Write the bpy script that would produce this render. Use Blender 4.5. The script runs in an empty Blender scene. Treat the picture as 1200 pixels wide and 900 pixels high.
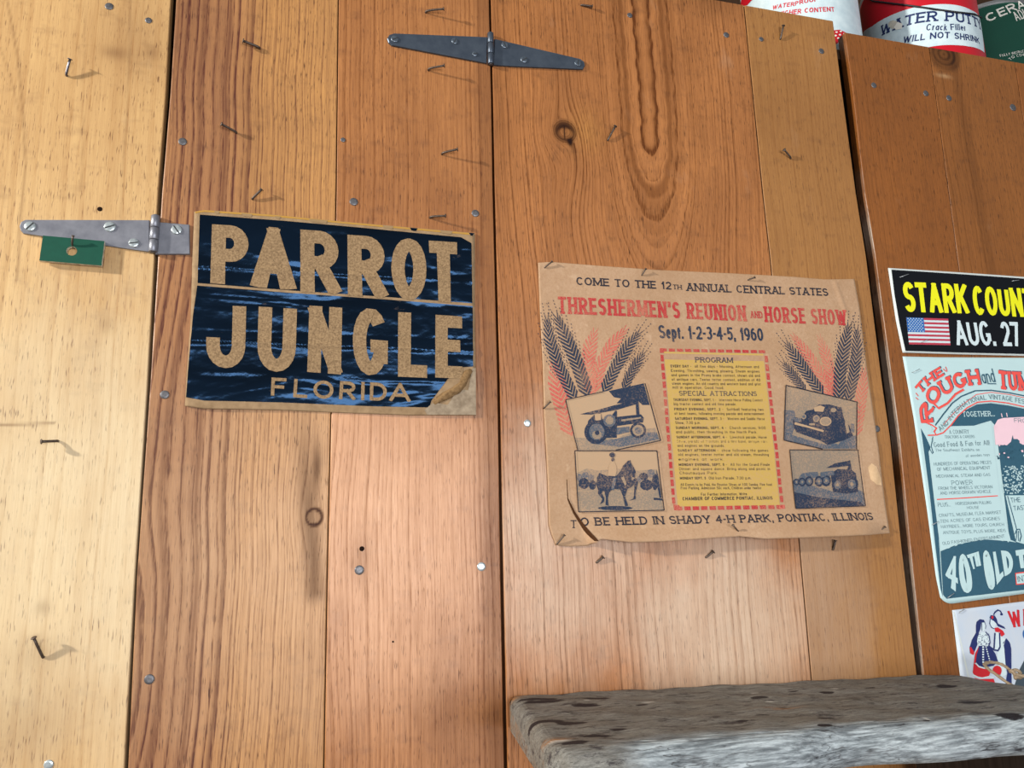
import bpy, bmesh, math, random
import numpy as np
from mathutils import Vector, Matrix
from mathutils.geometry import tessellate_polygon

random.seed(7)
np.random.seed(7)
SC = bpy.context.scene
COL = SC.collection
HC = 1.2            # camera height above the floor; the plank doors' front face is the plane y = 0
CAM = np.array([0.0, -1.0, HC])
YAW, PITCH, ROLL, FPX = math.radians(15.27), math.radians(11.10), math.radians(-1.633), 855.3

# ------------------------------------------------------------------ camera
def basis(y, p, r):
    cy, sy, cp, sp, cr, sr = math.cos(y), math.sin(y), math.cos(p), math.sin(p), math.cos(r), math.sin(r)
    f = np.array([sy*cp, cy*cp, sp]); rt = np.array([cy, -sy, 0.0]); up = np.cross(rt, f)
    return rt*cr + up*sr, up*cr - rt*sr, f
RT, UP, FW = basis(YAW, PITCH, ROLL)
cam_d = bpy.data.cameras.new('camera')
cam = bpy.data.objects.new('camera', cam_d); COL.objects.link(cam)
cam_d.sensor_fit = 'HORIZONTAL'; cam_d.sensor_width = 36.0
cam_d.lens = FPX/1200*36.0; cam_d.clip_start = 0.02
M = Matrix(((RT[0], UP[0], -FW[0], CAM[0]), (RT[1], UP[1], -FW[1], CAM[1]), (RT[2], UP[2], -FW[2], CAM[2]), (0, 0, 0, 1)))
cam.matrix_world = M
SC.camera = cam

# ------------------------------------------------------------------ light
SC.view_settings.view_transform = 'Standard'
SC.view_settings.look = 'None'
SC.view_settings.gamma = 1.0
SC.view_settings.use_curve_mapping = False
SC.view_settings.exposure = 0.12
world = bpy.data.worlds.new('world'); SC.world = world
world.use_nodes = True
world.node_tree.nodes['Background'].inputs[0].default_value = (0.95, 0.97, 1.0, 1)
world.node_tree.nodes['Background'].inputs[1].default_value = 0.20

def area(name, loc, target, sx, sy, power, color, shape='RECTANGLE'):
    l = bpy.data.lights.new(name, 'AREA'); l.shape = shape; l.size = sx
    if shape == 'RECTANGLE': l.size_y = sy
    l.energy = power; l.color = color
    o = bpy.data.objects.new(name, l); COL.objects.link(o)
    o.location = loc
    d = Vector(target) - Vector(loc)
    o.rotation_euler = d.to_track_quat('-Z', 'Y').to_euler()
    return o
area('low_side_window_light', (-4.1, -1.46, HC+1.62), (0.2, 0, HC+0.2), 0.20, 0.20, 300, (1.0, 0.95, 0.86), 'DISK')
area('left_fill_light', (-2.2, -2.6, HC+0.6), (0.0, 0, HC+0.2), 1.2, 1.4, 8, (1.0, 0.97, 0.93))  # unseen soft fill added to brighten from the left, no window built
area('open_doorway_light', (0.75, -3.5, HC-0.12), (0.5, 0, HC-.1), 2.6, 1.1, 96, (0.96, 0.97, 1.0))

# ------------------------------------------------------------------ pixel -> place helpers
def ray(p):
    return RT*(p[0]-600) + UP*(450-p[1]) + FW*FPX
def W(p, Y=0.0):
    """the point of the plane y = Y seen at a photo position: (x, z)"""
    d = ray(p); t = (Y - CAM[1])/d[1]
    return np.array([d[0]*t, HC + d[2]*t])
def P3(p, Y=0.0):
    a = W(p, Y); return Vector((a[0], Y, a[1]))

def lin(c):
    out = []
    for v in c[:3]:
        v = v/255.0
        out.append(v/12.92 if v <= 0.04045 else ((v+0.055)/1.055)**2.4)
    return (*out, 1.0)

# ------------------------------------------------------------------ materials
class NT:
    def __init__(self, name):
        self.m = bpy.data.materials.new(name); self.m.use_nodes = True
        self.t = self.m.node_tree; self.b = self.t.nodes['Principled BSDF']
    def n(self, typ, **kw):
        nd = self.t.nodes.new(typ)
        for k, v in kw.items(): setattr(nd, k, v)
        return nd
    def l(self, a, b): self.t.links.new(a, b)
    def put(self, sock, v):
        if hasattr(v, 'is_output') or isinstance(v, bpy.types.NodeSocket): self.l(v, sock)
        else: sock.default_value = v
    def math(self, op, a, b=None, c=None, clamp=False):
        nd = self.n('ShaderNodeMath', operation=op, use_clamp=clamp)
        self.put(nd.inputs[0], a)
        if b is not None: self.put(nd.inputs[1], b)
        if c is not None: self.put(nd.inputs[2], c)
        return nd.outputs[0]
    def mix(self, f, a, b, blend='MIX'):
        nd = self.n('ShaderNodeMix', data_type='RGBA', blend_type=blend)
        self.put(nd.inputs[0], f); self.put(nd.inputs[6], a); self.put(nd.inputs[7], b)
        return nd.outputs[2]
    def coords(self, scale=(1, 1, 1), loc=(0, 0, 0)):
        tc = self.n('ShaderNodeTexCoord'); mp = self.n('ShaderNodeMapping')
        mp.inputs['Scale'].default_value = scale; mp.inputs['Location'].default_value = loc
        self.l(tc.outputs['Object'], mp.inputs['Vector'])
        return mp.outputs[0]
    def noise(self, vec, scale, detail=2.0, rough=0.5, dim='3D', dist=0.0):
        nd = self.n('ShaderNodeTexNoise', noise_dimensions=dim)
        if dim == '1D': self.put(nd.inputs['W'], vec)
        else: self.put(nd.inputs['Vector'], vec)
        nd.inputs['Scale'].default_value = scale; nd.inputs['Detail'].default_value = detail
        nd.inputs['Roughness'].default_value = rough; nd.inputs['Distortion'].default_value = dist
        return nd.outputs[0]
    def remap(self, v, a, b, c=0.0, d=1.0):
        nd = self.n('ShaderNodeMapRange', clamp=True)
        self.put(nd.inputs[0], v)
        for i, x in enumerate((a, b, c, d)): self.put(nd.inputs[1+i], x)
        return nd.outputs[0]
    def attr(self, name):
        nd = self.n('ShaderNodeAttribute'); nd.attribute_name = name
        return nd.outputs['Fac']
    def bump(self, h, strength, dist, normal=None):
        nd = self.n('ShaderNodeBump'); nd.inputs['Strength'].default_value = strength
        nd.inputs['Distance'].default_value = dist; self.l(h, nd.inputs['Height'])
        if normal is not None: self.l(normal, nd.inputs['Normal'])
        return nd.outputs[0]

def simple(name, col, rough=0.5, metal=0.0, spec=0.5, var=0.15, vscale=40, bump=0.0, bscale=200, col2=None, stretch=(1, 1, 1)):
    m = NT(name); c = m.coords(stretch)
    nz = m.noise(c, vscale, 4, 0.6)
    a = lin(col); b = lin(col2) if col2 else tuple(x*0.6 for x in a[:3]) + (1,)
    f = m.remap(nz, 0.5-0.25, 0.5+0.25, 0, 1) if col2 else m.remap(nz, 0.3, 0.7, 0, var*2)
    m.l(m.mix(f, a, b), m.b.inputs['Base Color'])
    m.b.inputs['Roughness'].default_value = rough; m.b.inputs['Metallic'].default_value = metal
    m.b.inputs['Specular IOR Level'].default_value = spec
    if bump: m.l(m.bump(m.noise(c, bscale, 3), bump, 0.001), m.b.inputs['Normal'])
    return m.m

def ink(name, col, paper, fade=0.3, scale=160, rough=0.75, spec=0.25):
    """printing ink worn through to the paper in small flecks"""
    m = NT(name); c = m.coords()
    a = m.noise(c, scale*4, 3, 0.7); b = m.noise(c, scale*0.12, 2, 0.5)
    f = m.math('ADD', m.math('MULTIPLY', a, 0.6), m.math('MULTIPLY', b, 0.4))
    f = m.remap(f, 0.62-0.32*fade, 0.74-0.10*fade, 0, min(1, 0.25+fade))
    m.l(m.mix(f, lin(col), lin(paper)), m.b.inputs['Base Color'])
    m.b.inputs['Roughness'].default_value = rough; m.b.inputs['Specular IOR Level'].default_value = spec
    return m.m

def wood(name, early, late, stainc=(84, 52, 45), tonec=(226, 172, 100), line=0.75, fibre=0.35, pores=0.5, blot=0.35, rough=0.36, spec=0.45, seed=0.0, pale=(206, 172, 138)):
    m = NT(name); bold = m.attr('bold'); ring = m.attr('ring'); stain = m.attr('stain'); tone = m.attr('tone')
    rw = m.math('ADD', ring, seed*13.7)
    n1 = m.noise(rw, 1.0, 1.5, 0.6, '1D')
    n2 = m.noise(rw, 0.23, 1.0, 0.5, '1D')
    wob = m.math('ADD', rw, m.math('MULTIPLY', n2, 2.2))
    saw = m.math('FRACT', wob)
    saw = m.math('POWER', saw, 4.0)
    cut = m.remap(m.math('FRACT', wob), 0.93, 1.0, 1.0, 0.0)
    saw = m.math('MULTIPLY', saw, cut)
    amp = m.remap(n1, 0.35, 0.65, 0.35, 1.0)
    dash = m.remap(m.noise(m.coords((1, 1, 0.075), (seed, 5, 0)), 460, 3, 0.6), 0.38, 0.62, 0.15, 1.25)
    amp = m.math('MULTIPLY', amp, dash)
    latef = m.math('MULTIPLY', m.math('ADD', m.math('MULTIPLY', saw, amp), m.remap(n1, 0.42, 0.75, 0, 0.35)), m.math('MULTIPLY', bold, line), clamp=True)
    cf = m.coords((1, 1, 0.024), (seed, 0, seed))
    fib = m.noise(cf, 760, 4, 0.7)
    cp = m.coords((1, 1, 0.09), (seed*2, 0, seed))
    por = m.remap(m.noise(cp, 620, 2, 0.5), 0.60, 0.72, 0, 1)
    gat = m.remap(m.noise(m.coords((1, 1, 0.5), (seed, 1, 0)), 7, 2), 0.4, 0.62, 0.45, 1.0)
    por = m.math('MULTIPLY', m.math('MULTIPLY', por, gat), pores)
    big = m.noise(m.coords((1.6, 1, 0.7), (seed*3, 0, 2*seed)), 5.5, 4, 0.55)
    blo = m.remap(big, 0.38, 0.68, 0, blot)
    smudge = m.remap(m.noise(m.coords((1, 1, 1.6), (seed, 3, seed)), 26, 3, 0.6), 0.55, 0.75, 0, blot*0.5)
    c = m.mix(tone, lin(early), lin(tonec))
    c = m.mix(latef, c, lin(late))
    c = m.mix(m.remap(fib, 0.40, 0.66, 0, fibre), c, m.mix(0.6, c, lin(late)))
    c = m.mix(blo, c, m.mix(0.6, c, lin(late)))
    c = m.mix(smudge, c, lin(stainc))
    c = m.mix(por, c, lin(stainc))
    # varnish worn off in irregular patches: paler wood plus reflected light painted in
    wn = m.noise(m.coords((1.5, 1, .8), (seed, 8, 1)), 9, 4, .6)
    wm = m.remap(m.math('ADD', m.attr('wear_light'), m.math('MULTIPLY', m.math('SUBTRACT', wn, .5), .9)), .12, .95)
    c = m.mix(m.math('MULTIPLY', wm, m.remap(latef, 0, .8, 1.0, .45)), c, lin(pale))
    c = m.mix(m.math('MULTIPLY', m.remap(fib, 0.42, 0.66, 0, fibre*.7), wm), c, m.mix(.45, c, lin(late)))
    c = m.mix(m.math('MULTIPLY', por, .8), c, lin(stainc))
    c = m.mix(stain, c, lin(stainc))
    m.l(c, m.b.inputs['Base Color'])
    m.l(m.remap(fib, 0.3, 0.7, rough-0.06, rough+0.14), m.b.inputs['Roughness'])
    m.l(m.math('MULTIPLY', m.remap(stain, 0, .8, spec, spec*.12), m.remap(m.math('ADD', latef, por), 0, .8, 1.0, .35)), m.b.inputs['Specular IOR Level'])
    h = m.math('SUBTRACT', m.math('MULTIPLY', fib, 0.45), m.math('ADD', m.math('MULTIPLY', latef, 0.25), m.math('MULTIPLY', por, 0.6)))
    m.l(m.bump(h, 0.35, 0.0006), m.b.inputs['Normal'])
    return m.m

MAT = {}
MAT['nail'] = simple('rusty_nail_steel', (62, 52, 46), 0.5, 0.5, 0.5, col2=(104, 90, 80), vscale=300)
MAT['nail_bright'] = simple('bright_nail_steel', (120, 116, 120), 0.35, 0.8, 0.5, col2=(84, 80, 86), vscale=300)
MAT['nail_head'] = simple('grey_nail_head', (84, 82, 84), 0.45, 0.6, 0.5, col2=(116, 116, 120), vscale=400)
MAT['hole'] = simple('nail_hole', (30, 18, 12), 0.9, spec=0.1)
MAT['zinc'] = simple('galvanised_hinge_steel', (142, 144, 152), 0.42, 0.55, 0.5, col2=(112, 114, 124), vscale=60, stretch=(1, 1, 1))
MAT['bluesteel'] = simple('dull_blue_grey_hinge_steel', (84, 94, 106), 0.42, 0.55, 0.5, col2=(62, 72, 86), vscale=50)
MAT['screw'] = simple('bright_screw_steel', (196, 206, 208), 0.3, 0.5, 0.6, col2=(150, 160, 164), vscale=300)
MAT['screw_dull'] = simple('dull_screw_steel', (110, 122, 134), 0.35, 0.6, 0.6, col2=(70, 80, 92), vscale=300)
MAT['slot'] = simple('screw_slot', (40, 44, 48), 0.8)
MAT['green'] = simple('green_tag_paint', (4, 74, 57), 0.45, 0, 0.3, var=0.2, vscale=120)
MAT['tag_edge'] = simple('bare_tag_edge', (244, 240, 226), 0.7, col2=(150, 140, 120), vscale=200)
MAT['dark'] = simple('dark_cabinet_wood', (52, 34, 22), 0.8, spec=0.2)

# ------------------------------------------------------------------ object helpers
def finish(name, me, mats, parent=None, smooth=False):
    for m in (mats if isinstance(mats, (list, tuple)) else [mats]): me.materials.append(m)
    if smooth:
        for p in me.polygons: p.use_smooth = True
    o = bpy.data.objects.new(name, me); COL.objects.link(o)
    if parent is not None:
        o.parent = parent
        o.matrix_parent_inverse = Matrix.Translation(-parent_world(parent))
    return o
def parent_world(p):
    v = Vector(p.location); q = p.parent
    if q is not None: v = v + q.location if q.type == 'EMPTY' and p.type != 'EMPTY' and False else v
    return v
def from_bm(name, bm, mats, parent=None, smooth=False):
    me = bpy.data.meshes.new(name); bm.to_mesh(me); bm.free()
    return finish(name, me, mats, parent, smooth)
def tag(o, label=None, cat=None, group=None, kind=None):
    if label: o['label'] = label
    if cat: o['category'] = cat
    if group: o['group'] = group
    if kind: o['kind'] = kind
    return o
def empty(name, loc):
    o = bpy.data.objects.new(name, None); COL.objects.link(o); o.location = loc; o.empty_display_size = 0.03
    return o
def add_box(bm, lo, hi, mi=0):
    x0, y0, z0 = lo; x1, y1, z1 = hi
    v = [bm.verts.new(c) for c in ((x0, y0, z0), (x1, y0, z0), (x1, y1, z0), (x0, y1, z0), (x0, y0, z1), (x1, y0, z1), (x1, y1, z1), (x0, y1, z1))]
    for q in ((0, 3, 2, 1), (4, 5, 6, 7), (0, 1, 5, 4), (1, 2, 6, 5), (2, 3, 7, 6), (3, 0, 4, 7)):
        f = bm.faces.new([v[i] for i in q]); f.material_index = mi
def add_tube(bm, pts, rad, n=8, mi=0, caps=True):
    pts = [Vector(p) for p in pts]; rads = rad if isinstance(rad, (list, tuple)) else [rad]*len(pts)
    rings = []; ref = Vector((0.13, 0.31, 0.94))
    for i, p in enumerate(pts):
        d = (pts[min(i+1, len(pts)-1)] - pts[max(i-1, 0)]).normalized()
        a = d.cross(ref)
        if a.length < 1e-4: a = d.cross(Vector((1, 0, 0)))
        a.normalize(); b = d.cross(a)
        ref = a.cross(d) if False else ref
        rings.append([bm.verts.new(p + (a*math.cos(t*2*math.pi/n) + b*math.sin(t*2*math.pi/n))*rads[i]) for t in range(n)])
    for i in range(len(pts)-1):
        for t in range(n):
            f = bm.faces.new((rings[i][t], rings[i][(t+1) % n], rings[i+1][(t+1) % n], rings[i+1][t])); f.material_index = mi; f.smooth = True
    if caps:
        bm.faces.new(rings[0][::-1]).material_index = mi; bm.faces.new(rings[-1]).material_index = mi
def add_prism(bm, poly, y0, y1, mi=0, bevel=0.0):
    """poly: (x, z) outline; extruded from y0 (back) to y1 (front, towards the viewer)"""
    n = len(poly)
    a = [bm.verts.new((p[0], y0, p[1])) for p in poly]
    c = np.mean(np.array(poly), axis=0)
    if bevel > 0:
        inn = []
        for p in poly:
            d = np.array(p) - c; L = np.linalg.norm(d)
            inn.append(np.array(p) - d/L*bevel)
        b = [bm.verts.new((p[0], y1 + bevel, p[1])) for p in poly]
        t = [bm.verts.new((p[0], y1, p[1])) for p in inn]
        rows = [a, b, t]
    else:
        t = [bm.verts.new((p[0], y1, p[1])) for p in poly]; rows = [a, t]
    for r0, r1 in zip(rows[:-1], rows[1:]):
        for i in range(n):
            bm.faces.new((r0[i], r0[(i+1) % n], r1[(i+1) % n], r1[i])).material_index = mi
    bm.faces.new(a[::-1]).material_index = mi; bm.faces.new(t).material_index = mi
def add_disc(bm, c, r, depth, n=14, mi=0, dome=0.35, normal=(0, -1, 0)):
    nrm = Vector(normal).normalized(); a = nrm.cross(Vector((0.2, 0.1, 0.97))).normalized(); b = nrm.cross(a); c = Vector(c)
    rows = []
    for (rr, hh) in ((1.0, 0.0), (1.0, 0.55), (0.86, 0.9), (0.45, 1.0)):
        rows.append([bm.verts.new(c + (a*math.cos(t*2*math.pi/n) + b*math.sin(t*2*math.pi/n))*r*rr + nrm*depth*hh) for t in range(n)])
    for r0, r1 in zip(rows[:-1], rows[1:]):
        for i in range(n):
            f = bm.faces.new((r0[i], r0[(i+1) % n], r1[(i+1) % n], r1[i])); f.material_index = mi; f.smooth = True
    bm.faces.new(rows[-1]).material_index = mi; bm.faces.new(rows[0][::-1]).material_index = mi

# ------------------------------------------------------------------ lettering: a small stroke alphabet
def arc(cx, cy, rx, ry, a0, a1, n=None):
    n = n or max(4, int(abs(a1-a0)/18))
    return [(cx + rx*math.cos(math.radians(a0+(a1-a0)*i/n)), cy + ry*math.sin(math.radians(a0+(a1-a0)*i/n))) for i in range(n+1)]
G = {
 'A': (.80, [[(0,0),(.5,1)], [(.5,1),(1,0)], [(.2,.30),(.8,.30)]]),
 'B': (.72, [[(0,0),(0,1)], [(0,1),(.5,1)]+arc(.5,.76,.42,.24,90,-90)+[(0,.52)], [(0,.52),(.55,.52)]+arc(.55,.26,.45,.26,90,-90)+[(0,0)]]),
 'C': (.74, [arc(.5,.5,.5,.5,42,318)]),
 'D': (.76, [[(0,0),(0,1)], [(0,1),(.4,1)]+arc(.4,.5,.6,.5,90,-90)+[(0,0)]]),
 'E': (.64, [[(0,0),(0,1)], [(0,1),(1,1)], [(0,.52),(.86,.52)], [(0,0),(1,0)]]),
 'F': (.62, [[(0,0),(0,1)], [(0,1),(1,1)], [(0,.5),(.82,.5)]]),
 'G': (.78, [arc(.5,.5,.5,.5,42,340), [(1,.42),(1,.22)], [(1,.42),(.80,.42)]]),
 'H': (.78, [[(0,0),(0,1)], [(1,0),(1,1)], [(0,.5),(1,.5)]]),
 'I': (.10, [[(.5,0),(.5,1)]]),
 'J': (.60, [[(1,1),(1,.28)]+arc(.5,.28,.5,.28,0,-180)+[(0,.42)]]),
 'K': (.76, [[(0,0),(0,1)], [(1,1),(.05,.40)], [(.36,.60),(1,0)]]),
 'L': (.62, [[(0,0),(0,1)], [(0,0),(1,0)]]),
 'M': (.96, [[(0,0),(0,1)], [(0,1),(.5,.1)], [(.5,.1),(1,1)], [(1,0),(1,1)]]),
 'N': (.80, [[(0,0),(0,1)], [(0,1),(1,0)], [(1,0),(1,1)]]),
 'O': (.80, [arc(.5,.5,.5,.5,90,450)]),
 'P': (.70, [[(0,0),(0,1)], [(0,1),(.5,1)]+arc(.5,.74,.5,.26,90,-90)+[(0,.48)]]),
 'Q': (.80, [arc(.5,.5,.5,.5,90,450), [(.6,.25),(1,0)]]),
 'R': (.74, [[(0,0),(0,1)], [(0,1),(.5,1)]+arc(.5,.74,.48,.26,90,-90)+[(0,.48)], [(.48,.48),(1,0)]]),
 'S': (.68, [arc(.5,.75,.5,.25,25,270)+arc(.5,.25,.5,.25,90,-155)]),
 'T': (.70, [[(.5,0),(.5,1)], [(0,1),(1,1)]]),
 'U': (.76, [[(0,1),(0,.32)]+arc(.5,.32,.5,.32,180,360)+[(1,.32),(1,1)]]),
 'V': (.78, [[(0,1),(.5,0)], [(.5,0),(1,1)]]),
 'W': (1.1, [[(0,1),(.26,0)], [(.26,0),(.5,.9)], [(.5,.9),(.74,0)], [(.74,0),(1,1)]]),
 'X': (.76, [[(0,0),(1,1)], [(0,1),(1,0)]]),
 'Y': (.76, [[(0,1),(.5,.45)], [(1,1),(.5,.45)], [(.5,.45),(.5,0)]]),
 'Z': (.70, [[(0,1),(1,1)], [(1,1),(0,0)], [(0,0),(1,0)]]),
 '0': (.66, [arc(.5,.5,.5,.5,90,450)]),
 '1': (.36, [[(.8,0),(.8,1)], [(.8,1),(.1,.74)]]),
 '2': (.64, [arc(.5,.70,.5,.30,165,-25)+[(0,0)], [(0,0),(1,0)]]),
 '3': (.62, [arc(.45,.76,.5,.24,150,-90), arc(.45,.26,.55,.26,90,-150)]),
 '4': (.68, [[(.74,0),(.74,1)], [(.74,1),(0,.3)], [(0,.3),(1,.3)]]),
 '5': (.62, [[(.95,1),(.1,1)], [(.1,1),(.06,.55)], [(.06,.55)]+arc(.45,.32,.55,.32,110,-150)]),
 '6': (.64, [arc(.5,.32,.5,.32,90,450), [(.72,1)]+arc(.6,.5,.6,.5,115,190)]),
 '7': (.62, [[(0,1),(1,1)], [(1,1),(.35,0)]]),
 '8': (.64, [arc(.5,.76,.42,.24,90,450), arc(.5,.26,.5,.26,90,450)]),
 '9': (.64, [arc(.5,.68,.5,.32,90,450), [(.28,0)]+arc(.4,.5,.6,.5,-65,10)]),
 '.': (.10, [[(.5,0),(.5,.03)]]), ',': (.12, [[(.7,.05),(.2,-.14)]]), '-': (.30, [[(0,.45),(1,.45)]]),
 "'": (.10, [[(.5,.78),(.5,1)]]), '!': (.10, [[(.5,.28),(.5,1)], [(.5,0),(.5,.04)]]), ':': (.10, [[(.5,0),(.5,.04)], [(.5,.5),(.5,.54)]]),
 '&': (.78, [[(1,0),(.2,.72)]+arc(.42,.82,.26,.18,200,-20)+[(.1,.35)]+arc(.4,.22,.4,.22,160,330)+[(1,.45)]]),
 ' ': (.34, []),
 'a': (.50, [arc(.5,.33,.5,.33,90,450), [(1,0),(1,.66)]]), 'b': (.52, [[(0,0),(0,1)], arc(.5,.33,.5,.33,90,450)]),
 'c': (.46, [arc(.5,.33,.5,.33,45,315)]), 'd': (.52, [[(1,0),(1,1)], arc(.5,.33,.5,.33,90,450)]),
 'e': (.50, [[(0,.36),(1,.36)]+arc(.5,.33,.5,.33,10,315)]), 'f': (.34, [arc(.75,.8,.4,.2,60,180)+[(.35,0)], [(0,.62),(.9,.62)]]),
 'g': (.52, [arc(.5,.33,.5,.33,90,450), [(1,.66),(1,-.05)]+arc(.5,-.05,.5,.22,0,-140)]),
 'h': (.50, [[(0,0),(0,1)], [(0,.36)]+arc(.5,.4,.5,.26,160,0)+[(1,0)]]), 'i': (.10, [[(.5,0),(.5,.66)], [(.5,.88),(.5,.92)]]),
 'j': (.2, [[(.8,.66),(.8,-.2)], [(.8,.88),(.8,.92)]]), 'k': (.48, [[(0,0),(0,1)], [(.95,.66),(.05,.26)], [(.4,.42),(1,0)]]),
 'l': (.10, [[(.5,0),(.5,1)]]), 'm': (.82, [[(0,0),(0,.66)], [(0,.4)]+arc(.25,.42,.25,.24,160,0)+[(.5,0)], [(.5,.4)]+arc(.75,.42,.25,.24,160,0)+[(1,0)]]),
 'n': (.50, [[(0,0),(0,.66)], [(0,.36)]+arc(.5,.4,.5,.26,160,0)+[(1,0)]]), 'o': (.52, [arc(.5,.33,.5,.33,90,450)]),
 'p': (.52, [[(0,-.28),(0,.66)], arc(.5,.33,.5,.33,90,450)]), 'q': (.52, [[(1,-.28),(1,.66)], arc(.5,.33,.5,.33,90,450)]),
 'r': (.34, [[(0,0),(0,.66)], [(0,.36)]+arc(.6,.4,.6,.26,160,60)]), 's': (.44, [arc(.5,.495,.5,.165,25,270)+arc(.5,.165,.5,.165,90,-155)]),
 't': (.34, [[(.4,.9),(.4,.12)]+arc(.75,.12,.35,.12,180,290), [(0,.64),(.95,.64)]]), 'u': (.50, [[(0,.66),(0,.26)]+arc(.5,.26,.5,.26,180,360)+[(1,.66)], [(1,0),(1,.66)]]),
 'v': (.50, [[(0,.66),(.5,0)], [(.5,0),(1,.66)]]), 'w': (.78, [[(0,.66),(.26,0)], [(.26,0),(.5,.6)], [(.5,.6),(.74,0)], [(.74,0),(1,.66)]]),
 'x': (.48, [[(0,0),(1,.66)], [(0,.66),(1,0)]]), 'y': (.50, [[(0,.66),(.5,0)], [(1,.66),(.3,-.28)]]), 'z': (.46, [[(0,.66),(1,.66)], [(1,.66),(0,0)], [(0,0),(1,0)]]),
}
def clip_y(poly, lo, hi):
    for s, lim in ((1, lo), (-1, -hi)):
        out = []
        for i in range(len(poly)):
            a, b = poly[i], poly[(i+1) % len(poly)]
            ia, ib = s*a[1] >= lim - 1e-12, s*b[1] >= lim - 1e-12
            if ia: out.append(a)
            if ia != ib:
                t = (lim - s*a[1])/(s*b[1] - s*a[1]); out.append((a[0]+(b[0]-a[0])*t, a[1]+(b[1]-a[1])*t))
        poly = out
        if len(poly) < 3: return []
    return poly
def strip(pts, t, ext=0.0):
    """quads of a ribbon of width t along pts"""
    p = [np.array(a, float) for a in pts]; q = [p[0]]
    for a in p[1:]:
        if np.linalg.norm(a - q[-1]) > 1e-9: q.append(a)
    p = q
    if len(p) < 2: return []
    closed = np.linalg.norm(p[0]-p[-1]) < 1e-6 and len(p) > 4
    if ext and not closed:
        d = p[0]-p[1]; p[0] = p[0] + d/np.linalg.norm(d)*ext
        d = p[-1]-p[-2]; p[-1] = p[-1] + d/np.linalg.norm(d)*ext
    L, R = [], []
    n = len(p)
    for i in range(n):
        if closed: a, b = p[(i-1) % (n-1)], p[(i+1) % (n-1)]
        else: a, b = p[max(i-1, 0)], p[min(i+1, n-1)]
        d = b-a; d = d/(np.linalg.norm(d)+1e-12); nn = np.array([-d[1], d[0]])
        k = 1.0
        if 0 < i < n-1 or closed:
            c = p[(i+1) % (n-1)] if closed else p[i+1]
            e = c-p[i]; e = e/(np.linalg.norm(e)+1e-12)
            k = min(1.6, 1/max(0.35, abs(np.dot(nn, np.array([-e[1], e[0]])))))
        L.append(p[i]+nn*t/2*k); R.append(p[i]-nn*t/2*k)
    return [[tuple(L[i]), tuple(L[i+1]), tuple(R[i+1]), tuple(R[i])] for i in range(n-1)]
def glyph_polys(ch, x0, w, h, t, slab=0.0, shear=0.0, tx=None):
    """polygons of one letter in the box [x0, x0+w] x [0, h] with stroke t"""
    if ch not in G: ch = ch.upper()
    if ch not in G: return []
    out = []
    iw, ih = max(w-t, 1e-6), h-t
    for st in G[ch][1]:
        pts = [(x0 + t/2 + a*iw, t/2 + b*ih) for a, b in st]
        low = min(b for a, b in st) < -0.01
        for q in strip(pts, t, t/2 if len(st) == 2 else t*0.02):
            q = clip_y(q, -0.4*h if low else 0.0, h)
            if q: out.append(q)
        if slab and ch.isalpha() and len(st) >= 2:
            for (a, b) in ((st[0], st[1]), (st[-1], st[-2])):
                top = 1.0 if ch.isupper() or a[1] > 0.8 else 0.66
                if abs(a[1]-b[1]) > 0.2 and abs(a[0]-b[0]) < 0.6 and (abs(a[1]) < 0.01 or abs(a[1]-top) < 0.01):
                    cx, cy = x0+t/2+a[0]*iw, t/2+a[1]*ih
                    s = t*slab; th = t*0.42
                    yy = cy - t/2 + th if a[1] < 0.5 else cy + t/2 - th
                    out.append([(cx-s, yy-th), (cx+s, yy-th), (cx+s, yy+th), (cx-s, yy+th)])
    if shear: out = [[(a + b*shear, b) for a, b in q] for q in out]
    return out
def text_polys(s, length, h, weight=.14, slab=0.0, gap=.14, shear=0.0):
    t = weight*h
    ws = [max(G.get(c, G.get(c.upper(), (.5, [])))[0], weight*1.0) for c in s]
    nat = sum(ws) + gap*(len(s)-1)
    k = length/(nat*h); x = 0; out = []
    for c, w in zip(s, ws):
        if c != ' ': out += glyph_polys(c, x, w*h*k, h, t*min(1, max(.55, k)), slab, shear)
        x += (w+gap)*h*k
    return out

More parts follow.
